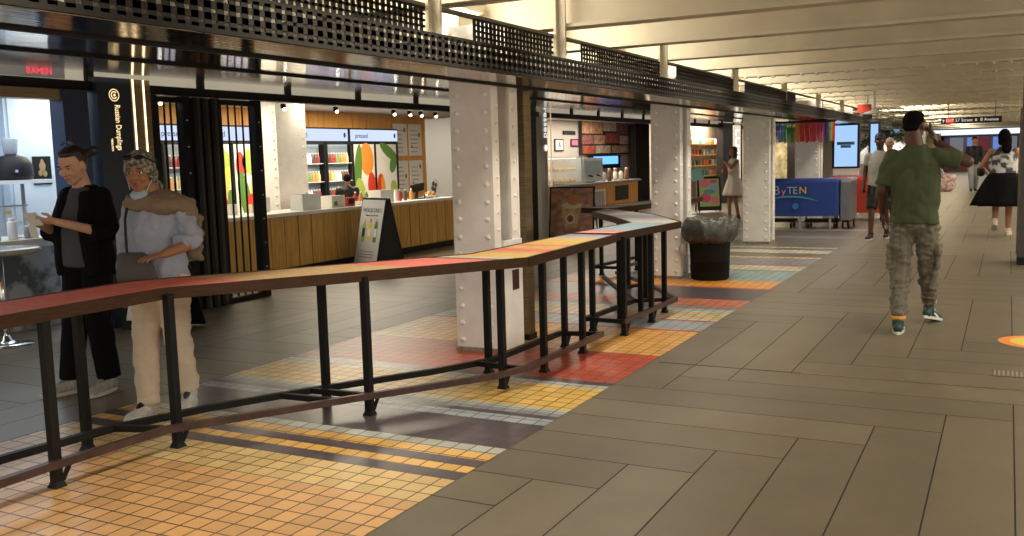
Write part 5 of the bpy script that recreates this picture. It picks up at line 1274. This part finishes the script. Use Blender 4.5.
for p in ((-.066, -.265, .135), (.088, .325, .185)):
    b = MB(); b.tube(V(p)-V((0, 0, .02)), V(p)+V((0, 0, .012)), .055, .057, 16); b.build('sock', mat('sock_orange', (.70, .33, .05), .8), root)
b = MB(); b.bar((.100, .105, 1.58), (.088, .115, 1.69), .010, .065, up=(0, 1, 0))
ph = b.build('phone', K['black'], None, label='black phone held at the ear of the man in green', category='phone'); ph.matrix_world = RM[root.name]@Matrix.Translation(ph.location)

# ---- generic standing / walking figure for people farther away
def figure(label, loc, rz, h, skin, hair_m, top_m, bot_m, shoe_m, pitch=0, yaw=0, arms=None, skirt=None, long_hair=False, sleeve=.5, stride=.12, cap=None, shorts=False, lean=0, lift=0, vox=.014, dress=False, hair=True, girth=1.0):
    s = h/1.72; root = T('person', label, 'person', loc, rz); S = lambda p: V(p)*s
    hc = S((0, .02+lean*.9, 1.60-abs(lean)*.2)); HM = rot(yaw, pitch)
    arms = arms or {}
    b = MB(); head_mb(b, hc, HM, s); neck_mb(b, hc, HM, S((0, lean*.7, 1.41)), s)
    sh = {-1: S((-.175, lean*.7, 1.37)), 1: S((.175, lean*.7, 1.37))}; el = {}; wr = {}
    for sx in (-1, 1):
        e, w_ = arms.get(sx, ((sx*.23, -.02, 1.10), (sx*.24, .06, .86))); el[sx] = S(e); wr[sx] = S(w_)
        b.chain([sh[sx], el[sx], wr[sx]], [.048*s, .038*s, .027*s])
        d = (wr[sx]-el[sx]).normalized(); hand_mb(b, wr[sx], d, V((-sx, .2, 0)), 1 if sx < 0 else -1, .6, s)
    torso(b, [(S((0, 0, .90)), .13*s, .10*s, 0), (S((0, lean*.4, 1.1)), .12*s, .09*s, 0), (S((0, lean*.7, 1.33)), .15*s, .10*s, 0), (S((0, lean*.7, 1.42)), .07*s, .06*s, 0)], 0)
    hips = [S((-.085, 0, .92)), S((.085, 0, .92))]; kn = [S((-.09, -stride*.1+.0, .49)), S((.09, stride*.7+.03, .50))]; an = [S((-.085, -stride*1.2, .09+lift)), S((.085, stride*1.2, .09))]
    for k in range(2): b.chain([hips[k], kn[k], an[k]], [.078*s, .055*s, .038*s])
    remesh(b, 'body', skin, root, min(vox, .011), 2)
    face_parts(root, hc, HM, s)
    if hair:
        b = MB(); b.ell(hc+HM@(V((0, -.02, .036))*s), V((.084, .096, .088))*s, M=HM); b.ell(hc+HM@(V((0, -.06, -.02))*s), V((.07, .045, .06))*s, M=HM)
        if long_hair:
            b.ell(hc+HM@(V((0, -.07, -.10))*s), V((.085, .05, .12))*s, M=HM); b.ell(hc+HM@(V((0, -.085, -.22))*s), V((.075, .04, .13))*s, M=HM)
            for sx in (-1, 1): b.ell(hc+HM@(V((sx*.075, -.01, -.06))*s), V((.025, .045, .10))*s, M=HM)
        remesh(b, 'hair', hair_m, root, .010, 1, .006 if long_hair else .002, 20)
    if cap:
        b = MB(); b.ell(hc+HM@(V((0, -.012, .052))*s), V((.090, .104, .078))*s, M=HM); cp = remesh(b, 'cap', cap, root, .010, 1, keep=lambda p: (p-hc).z > .028*s)
        b = MB(); b.ell(hc+HM@(V((0, .125, .045))*s), V((.070, .060, .009))*s, M=HM@rot(0, .15)); b.build('brim', cap, cp)
    b = MB(); torso(b, [(S((0, 0, .86 if not dress else .92)), .17*s*girth, .13*s*girth, 0), (S((0, lean*.4, 1.05)), .155*s*girth, .125*s*girth, 0), (S((0, lean*.6, 1.22)), .165*s*girth, .125*s*girth, 0), (S((0, lean*.7, 1.34)), .165*s, .11*s, 0), (S((0, lean*.7, 1.44)), .070*s, .065*s, 0)], 0)
    if sleeve > 0:
        for sx in (-1, 1):
            if sleeve <= 1: b.chain([sh[sx]*.98, sh[sx]+(el[sx]-sh[sx])*sleeve*.5], [.07*s, .07*s]); b.tube(sh[sx], sh[sx]+(el[sx]-sh[sx])*sleeve, .068*s, .064*s)
            else: b.chain([sh[sx], el[sx]], [.068*s, .060*s]); b.tube(el[sx], wr[sx], .060*s, .045*s)
    remesh(b, 'shirt' if not dress else 'bodice', top_m, root, vox, 2, .009, 8)
    if skirt:
        z1, fl = skirt; b = MB(); n = 40
        vs = []; ks = 7
        for j in range(ks+1):
            t = j/ks; z = (1.02-(1.02-z1)*t)*s; rr = (.135+(fl-.135)*t**.8)*s
            for i in range(n):
                a = 2*pi*i/n; q = rr*(1+.09*t*sin(a*8+t)); vs.append(V((q*cos(a)*1.08*girth, q*sin(a)*.85*girth, z)))
        fs = [(j*n+i, (j+1)*n+i, (j+1)*n+(i+1) % n, j*n+(i+1) % n) for j in range(ks) for i in range(n)]+[tuple(range(n))]
        b.add(vs, fs, 0, True); o = b.build('skirt', bot_m, root)
        md = o.modifiers.new('t', 'SOLIDIFY'); md.thickness = .01
    else:
        b = MB(); b.ell(S((0, 0, .92)), V((.165, .125, .12))*s)
        for k in range(2):
            b.tube(hips[k], kn[k], .100*s, .088*s); 
            if not shorts: b.ell(kn[k], .085*s); b.tube(kn[k], an[k]+V((0, 0, .03)), .084*s, .066*s)
        remesh(b, 'shorts' if shorts else 'trousers', bot_m, root, vox, 2, .010, 8)
    shoe(root, an[0], (-.1, 1, -.5*(lift > .05)), shoe_m, so, s=s, up=(0, .5*(lift > .05), 1), L=.27*s); shoe(root, an[1], (.1, 1, 0), shoe_m, so, s=s, L=.27*s)
    return root, hc, HM, wr
skd = SK('dark', (.085, .036, .022)); skt = SK('tan', (.36, .17, .09)); skl = SK('light', (.62, .36, .25)); hb = mat('hair_black', (0, 0, 0)); hd = mat('hair_dark', (0, 0, 0))
figure('person in dark cap, grey t-shirt and black shorts walking towards the camera', (-1.86, 16.6, 0), pi-.10, 1.74, skd, hb, mat('shirt_grey', (.33, .32, .29), .85), K['black'], K['black'], yaw=.1, sleeve=.62, cap=mat('cap_dark', (.03, .035, .05), .7), shorts=True, stride=.16, girth=1.12)
r, hc_, HM_, wr_ = figure('person in patterned sleeveless top and full black skirt walking away at right', (-.07, 17.45, 0), -.05, 1.76, SK('warm', (.42, .21, .12)), hb, mat('top_pattern', (.50, .50, .48), .8, vs=11, col2=(.05, .055, .07)), mat('skirt_black', (.006, .006, .007), .95, spec=.1), K['cream'],
       girth=1.32, pitch=.50, yaw=.25, sleeve=0, arms={-1: ((-.33, .10, 1.12), (-.26, .34, 1.02)), 1: ((.24, .05, 1.12), (.20, .28, 1.05))}, skirt=(.50, .31), long_hair=True, lean=.07, lift=.16, stride=.14)
b = MB(); b.lathe((0, 0, 0), [(.02, 0), (.10, .02), (.11, .12), (.03, .2)], 16, sx=.6)
hb_ = b.build('hand_bag', K['black'], None, label='small black bag carried under the arm of the woman in the black skirt', category='bag'); hb_.location = (-.40, 17.66, .98)
figure('person with long dark hair in white sleeveless dress standing beside the lit pylon', (-5.36, 20.85, 0), 2.25, 1.62, skt, hd, mat('dress_white', (.70, .64, .56), .7), mat('dress_white', (0, 0, 0)), K['brown'],
       pitch=-.25, yaw=.3, sleeve=0, arms={-1: ((-.22, .17, 1.22), (.06, .20, 1.36)), 1: ((.22, .15, 1.14), (.02, .27, 1.16))}, skirt=(.58, .29), long_hair=True, stride=.06, dress=True)
b = MB(); b.lathe((0, 0, 0), [(.03, 0), (.04, .12), (.042, .13)], 14)
cp = b.build('red_cup', K['red'], None, label='red cup held by the woman in the white dress', category='cup'); cp.location = (-5.49, 20.60, 1.06)
figure('person in dark jacket with grey hair partly hidden behind the man in green', (-2.10, 20.3, 0), pi+.05, 1.70, skt, mat('hair_grey', (.35, .35, .34), .7), K['black'], K['black'], K['black'], sleeve=1.5, stride=.1)
figure('person in pink top mostly hidden behind the man in green, carrying a shopping bag', (-1.50, 19.0, 0), -.05, 1.55, skt, hb, K['pink'], K['navy'], K['white'], sleeve=.6, arms={1: ((.26, -.06, 1.20), (.34, .12, 1.22))}, stride=.12)
r = T('shopping_bag', 'white patterned plastic shopping bag carried beside the man in green', 'bag', (-1.10, 19.18, .66))
b = MB(); b.loft([((0, 0, 0), .18, .09), ((0, 0, .08), .25, .11), ((0, 0, .24), .28, .10), ((0, 0, .32), .25, .05)], 24)
b.v = [v*(1+.06*noise.noise(v*9)) for v in b.v]; b.build('bag_body', mat('bag_print', (.72, .64, .58), .5, vs=16, col2=(.50, .25, .20), bump=.3, bs=18), r)
b = MB()
for sy in (-1, 1): b.chain([(-.09, sy*.03, .30), (-.07, sy*.02, .40), (-.02, 0, .44), (.03, sy*.02, .40), (.07, sy*.03, .30)], [.008]*5, 8)
b.build('handle', K['white'], r)
figure('person in dark clothes standing far off left of the woman in the black skirt', (-.98, 34.0, 0), pi+.2, 1.78, skt, hb, K['black'], K['grey'], K['black'], sleeve=1.4, vox=.02)
figure('person with dark hair bending behind the white juice counter', (-9.75, 12.75, 0), -pi/2-.9, 1.34, skt, hb, K['black'], K['black'], K['black'], pitch=1.15, lean=.22, sleeve=.6, arms={-1: ((-.25, .10, 1.10), (-.18, .36, 1.04)), 1: ((.25, .10, 1.10), (.18, .36, 1.04))}, stride=.03)
# small things on the juice counter
cs = [('white card holder with green print', K['paper'], .14, .10), ('small pale box of straws', K['cream'], .12, .09), ('clear cup stack', K['white'], .20, .07), ('orange snack box', K['orange'], .10, .12), ('white napkin box', K['white'], .11, .14), ('grey card reader', K['grey'], .13, .08), ('red snack box', K['red'], .09, .11)]
for i, (lab, m_, h, w_) in enumerate(cs):
    y = 10.0+i*.0; y = (9.35, 9.75, 10.05, 11.86, 12.70, 13.28, 13.02)[i]
    crate(lab+(' on the juice counter nearest the barred gate' if i < 3 else ' on the juice counter beside the bottles'), -9.16, -9.16+w_, y, y+w_*1.1, CT, h, m_, 'counter_box', 'box')
